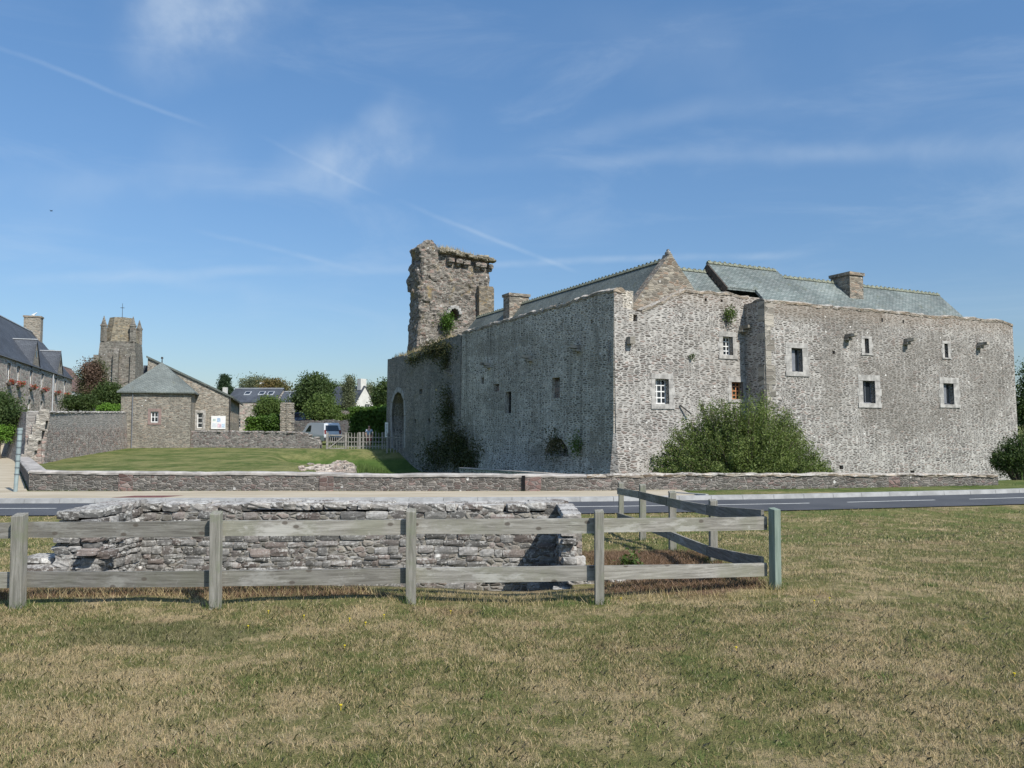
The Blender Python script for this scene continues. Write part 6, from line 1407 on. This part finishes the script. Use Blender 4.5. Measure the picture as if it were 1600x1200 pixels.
E = [(0, 1), (1, 2), (2, 3), (3, 4), (4, 5), (5, 6), (2, 7), (7, 8), (8, 9), (2, 10), (10, 11), (11, 12), (0, 13), (13, 14), (14, 15), (15, 16), (0, 17), (17, 18), (18, 19), (19, 20)]
# fingers
for sgn, hb in ((1, 9), (-1, 12)):
    h0 = Vector(V[hb][0]); k0 = len(V); pal = h0+Vector((0, -.02, -.07)); V.append((tuple(pal), (.034, .018))); E.append((hb, k0))
    for f_ in range(4):
        i = len(V); V.append((tuple(pal+Vector(((f_-1.5)*.017, -.005, -.045))), .008)); V.append((tuple(pal+Vector(((f_-1.5)*.018, -.02, -.085+.006*abs(f_-1.5)))), .007)); E += [(k0, i), (i, i+1)]
    i = len(V); V.append((tuple(h0+Vector((-sgn*.035, -.03, -.05))), .010)); V.append((tuple(h0+Vector((-sgn*.045, -.045, -.09))), .008)); E += [(hb, i), (i, i+1)]
body = skinmesh('body', V, E, M_SKIN, per)
skinmesh('shirt', [((0, 0, .92), (.165, .125)), ((0, 0, 1.12), (.15, .11)), ((0, 0, 1.36), (.19, .12)), ((0, 0, 1.46), (.09, .08)), ((.20, 0, 1.37), .072), ((.25, .015, 1.18), .06), ((-.20, 0, 1.37), .072), ((-.26, .015, 1.18), .06)], [(0, 1), (1, 2), (2, 3), (2, 4), (4, 5), (2, 6), (6, 7)], M_SHIRT, per)
skinmesh('shorts', [((0, 0, .92), (.168, .13)), ((.10, 0, .80), .11), ((.12, 0, .50), .095), ((-.10, 0, .80), .11), ((-.12, 0, .50), .095)], [(0, 1), (1, 2), (0, 3), (3, 4)], M_SHORTS, per)
skinmesh('hair', [((0, .01, 1.66), (.088, .095)), ((0, .012, 1.73), (.07, .08))], [(0, 1)], M_HAIR, per)
mb = MB(); o_ = Vector(pp)
for sx in (-.032, .032): mb.tube(o_+Vector((sx, -.125, 1.645)), o_+Vector((sx, -.110, 1.645)), .010, .012, 8)
mb.tube(o_+Vector((0, -.135, 1.61)), o_+Vector((0, -.105, 1.635)), .010, .014, 8); mb.bar(o_+Vector((-.025, -.117, 1.575)), o_+Vector((.025, -.117, 1.575)), .01, .008); mb.build('face', plain('face marks', (.22, .10, .08)), per)

# ---------------------------------------------------------------- background trees and hedges
tree_px('tree', (455, 583, 520, 655), 88, 16000, .30, 'dark', 'large dark green broadleaf tree in the centre of the village', clump=.55, trunk_r=.3)
tree_px('tree', (476, 618, 530, 664), 84, 9000, .28, 'mid', 'rounded mid green tree in front of the large dark tree', clump=.5)
tree_px('pine', (340, 586, 362, 615), 125, 5000, .35, 'pine', 'small dark pine standing above the long slate roof', 'cone', cat='tree', clump=.4)
tree_px('tree', (378, 586, 420, 622), 130, 4500, .35, 'pale', 'hazy grey green tree behind the long slate roof', 'wide', clump=.7)
tree_px('tree', (406, 590, 458, 645), 112, 9000, .32, 'brown', 'autumn brown tree between the two slate roofed houses', 'round', clump=.6)
tree_px('birch', (532, 590, 556, 645), 94, 4500, .22, 'pale', 'slender airy birch in front of the slate roofed house', 'tall', cat='tree', clump=.35, trunk_r=.1)
tree_px('tree', (586, 594, 618, 650), 86, 9000, .28, 'dark', 'dark tree rising beside the left end of the castle', clump=.5)
tree_px('tree', (510, 600, 545, 625), 150, 4000, .4, 'dark', 'low distant tree showing over the far slate roof', 'wide', clump=.7)
tree_px('tree', (560, 600, 590, 635), 140, 4000, .4, 'pale', 'distant grey green tree behind the white gabled house', 'round', clump=.7)
tree_px('tree', (400, 620, 440, 665), 82, 8000, .25, 'mid', 'bushy green tree left of the stone gate pillar', clump=.45)
tree_px('tree', (118, 566, 170, 632), 90, 9000, .26, 'red', 'reddish brown tree in front of the church tower', clump=.5, shape='tall')
tree_px('tree', (150, 598, 196, 645), 78, 8000, .24, 'dark', 'dark green tree overhanging the retaining wall near the pavilion', clump=.45)
tree_px('tree', (103, 618, 150, 648), 70, 5000, .2, 'dark', 'low dark bush behind the retaining wall below the reddish tree', 'wide', clump=.35, cat='bush')
tree_px('shrub', (155, 633, 182, 646), 60, 1500, .16, 'bright', 'yellow green shrub on top of the retaining wall', 'wide', clump=.25, cat='shrub', trunk_r=.05)
tree_px('shrub', (-40, 612, 31, 690), 46, 14000, .17, 'dark', 'big dark shrub at the far left by the side road', 'round', clump=.4, cat='shrub')
tree_px('shrub', (-8, 668, 12, 690), 45, 1500, .15, 'bright', 'bright green low shrub at the far left verge', 'wide', clump=.25, cat='shrub', trunk_r=.04)
tree_px('tree', (1588, 560, 1640, 690), 62, 7000, .25, 'dark', 'dark tree behind the right end of the castle', clump=.5)
mb = None
def hedge(name, x0, x1, ytop, Y, D_, mat, label, n):
    a = groundpt(x0, Y); b_ = groundpt(x1, Y); zt2 = at(x0, ytop, Y).z; zg_ = float(H((a.x+b_.x)/2, Y)); t = thing(name, v3((a+b_)/2, zg_), label, 'hedge')
    L2 = b_.x-a.x; q = RNG.uniform(0, 1, (n, 3)); side = RNG.integers(0, 3, n); q[side == 0, 2] = 1; q[side == 1, 1] = 0
    P = np.stack([a.x+q[:, 0]*L2, Y+q[:, 1]*D_, zg_+q[:, 2]*(zt2-zg_)], 1)
    bul = fbm(P[:, 0]*.9, P[:, 2]*.9+P[:, 1], 6)*.5; P[:, 1] -= bul*(side == 1); P[:, 2] += bul*.8*(side == 0); P += RNG.normal(size=P.shape)*.1; npmesh('foliage', leaves(P, .20), 4, GREENS[mat], t)
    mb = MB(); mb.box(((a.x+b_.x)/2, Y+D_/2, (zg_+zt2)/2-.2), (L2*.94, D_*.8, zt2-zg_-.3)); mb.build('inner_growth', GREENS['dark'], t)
hedge('hedge', 546, 607, 639, 70, 4, 'hedge', 'dense bright green clipped hedge beside the castle arch', 16000)
hedge('hedge', 384, 440, 654, 72, 3, 'hedge', 'leafy green hedge right of the annexe behind the boundary wall', 10000)
hedge('hedge', 528, 560, 648, 90, 2, 'mid', 'short green hedge under the birch', 3000)

# gull on the chimney, bird in the sky
def bird(p, s_, label, col, flying=False):
    t = thing('bird', p, label, 'bird'); V = [((-.16*s_, 0, .10*s_), .025*s_), ((0, 0, .12*s_), .065*s_), ((.12*s_, 0, .19*s_), .04*s_), ((.17*s_, 0, .24*s_), .034*s_), ((.23*s_, 0, .235*s_), .01*s_)]
    E = [(0, 1), (1, 2), (2, 3), (3, 4)]
    if flying: V += [((0, .25*s_, .20*s_), .02*s_), ((-.06*s_, .5*s_, .14*s_), .008*s_), ((0, -.25*s_, .20*s_), .02*s_), ((-.06*s_, -.5*s_, .14*s_), .008*s_)]; E += [(1, 5), (5, 6), (1, 7), (7, 8)]
    else: V += [((0.02*s_, .03*s_, 0), .008*s_), ((.02*s_, -.03*s_, 0), .008*s_)]; E += [(1, 5), (1, 6)]
    skinmesh('body', V, E, col, t, 1)
bird(PH(Lh-1.0, 3.7, 13.9), 1.6, 'white gull standing on the chimney of the village house', M_WHITE)
bird(at(80, 331, 70), .6, 'small dark bird flying alone in the sky at left', M_DARK, True)

# ---------------------------------------------------------------- grass blades of the field
def field(n, y0, y1, h, wd, seg, name, label, pw_=1.0, xpad=1.6):
    Yv = y0+(y1-y0)*RNG.uniform(0, 1, n)**pw_; Xv = RNG.uniform(-1, 1, n)*(Yv*.655+xpad)
    pit = (Xv > PIT[0]-.1) & (Xv < PIT[1]+.35) & (Yv > PIT[2]-.25) & (Yv < PIT[3]+.45)
    rd = (Yv-yc(Xv) > -1.78) & (Yv-yc(Xv) < 1.9); k = ~(pit | rd)
    k &= ~((Yv-yc(Xv) >= 1.8) & (Xv < 6)); k &= RNG.uniform(0, 1, n) < np.clip(.72+fbm(Xv*1.5, Yv*1.5, 13)*.8, .25, 1)
    Xv, Yv = Xv[k], Yv[k]; return blades(name, Xv, Yv, h, wd, M_BLADE, label, 1.25, None, seg)
field(330000, 3.4, 7.6, .032, .0034, 2, 'short_grass', 'short dry and green grass of the foreground field', .9)
field(190000, 7.4, 14, .038, .0075, 1, 'short_grass', 'dry grass of the field around the wooden fence', .9)
field(90000, 13.8, 22, .042, .016, 1, 'short_grass', 'grass of the field near the road')
# coarser stalks and tufts
n = 1500; Yv = RNG.uniform(3.4, 12, n); Xv = RNG.uniform(-1, 1, n)*Yv*.65; k = ~((Xv > PIT[0]-.2) & (Xv < PIT[1]+.3) & (Yv > PIT[2]-.2) & (Yv < PIT[3]+.4)); Xv, Yv = Xv[k], Yv[k]
blades('dry_stalks', Xv, Yv, .06, .003, GREENS['straw'], 'scattered pale straw stalks standing in the field', .8, cat='stalks')
def clumps(cs, per, h, wd, mat, name, label, cat='grass', lean=.8):
    X = []; Y = []
    for (x, y, r_) in cs: X.append(x+RNG.normal(size=per)*r_); Y.append(y+RNG.normal(size=per)*r_*.8)
    blades(name, np.concatenate(X), np.concatenate(Y), h, wd, mat, label, lean, cat=cat)
cl = [(random.uniform(-6, 8), random.uniform(4, 12), random.uniform(.04, .12)) for _ in range(46)]; cl = [c_ for c_ in cl if not (PIT[0]-.4 < c_[0] < PIT[1]+.5 and PIT[2]-.5 < c_[1] < PIT[3]+.6)]
clumps(cl, 130, .035, .006, M_BLADEG, 'green_tufts', 'scattered low green weed tufts in the field', 'weeds', 1.2)
fx = [(-4.9+.17*k, 7.95+.02*math.sin(k)) for k in range(48)]; clumps([(x, y+random.uniform(0, .25), .12) for x, y in fx], 60, .09, .006, GREENS['straw'], 'lip_grass', 'longer dry grass along the edge of the wash place', lean=1.1)
cw = [(p.x, p.y, .06) for p in FB]+[(p.x, p.y, .08) for p in PB[1:]]; clumps(cw, 110, .09, .007, GREENS['mid'], 'post_grass', 'longer green grass around the fence posts', lean=.9)
cw = [(x, float(np.interp(x, Wx, Wy))-.06, .10) for x in np.arange(-15, 27, .55)]; clumps(cw, 18, .10, .012, GREENS['mid'], 'wall_foot_weeds', 'weeds growing along the foot of the parapet wall', 'weeds')
# dead brown bracken litter inside the fenced corner
n = 14000; Xv = RNG.uniform(1.0, 2.75, n); Yv = RNG.uniform(8.35, 12.2, n); 
M_LIT = leafmat('dead litter', (.12, .07, .045), (.27, .18, .115)); blades('dead_litter', Xv, Yv, .06, .012, M_LIT, 'reddish brown dead plant litter inside the fenced corner', 1.8, cat='litter')
n = 5000; Xv = RNG.uniform(-6.5, -1.5, n); Yv = RNG.uniform(8.0, 8.55, n); blades('dead_litter', Xv, Yv, .06, .012, M_LIT, 'brown dead litter along the lip of the wash place', 1.8, cat='litter')
wallplant(Vector((1.45, 10.0, float(H(1.45, 10)))),   .15, 260, 'mid', 'small yellow flowered weed beside the wash place wall', name='weed', leaf=.06)
def flowers():
    t_ = []; 
    for k in range(14):
        x, y = random.uniform(-4.5, 4.5), random.uniform(4.5, 8.2); z = float(H(x, y))+.03; t_.append((x, y, z))
    mb = MB()
    for (x, y, z) in t_: mb.tube((x, y, z-.05), (x, y, z), .002, .002, 4, False); mb.tube((x, y, z), (x, y, z+.006), .008, .009, 8)
    o = mb.build('yellow_flowers', plain('yellow petals', (.65, .5, .03), .7, .2)); tag(o, 'tiny yellow dandelion heads dotted in the field', 'flowers', None, 'stuff')
flowers()
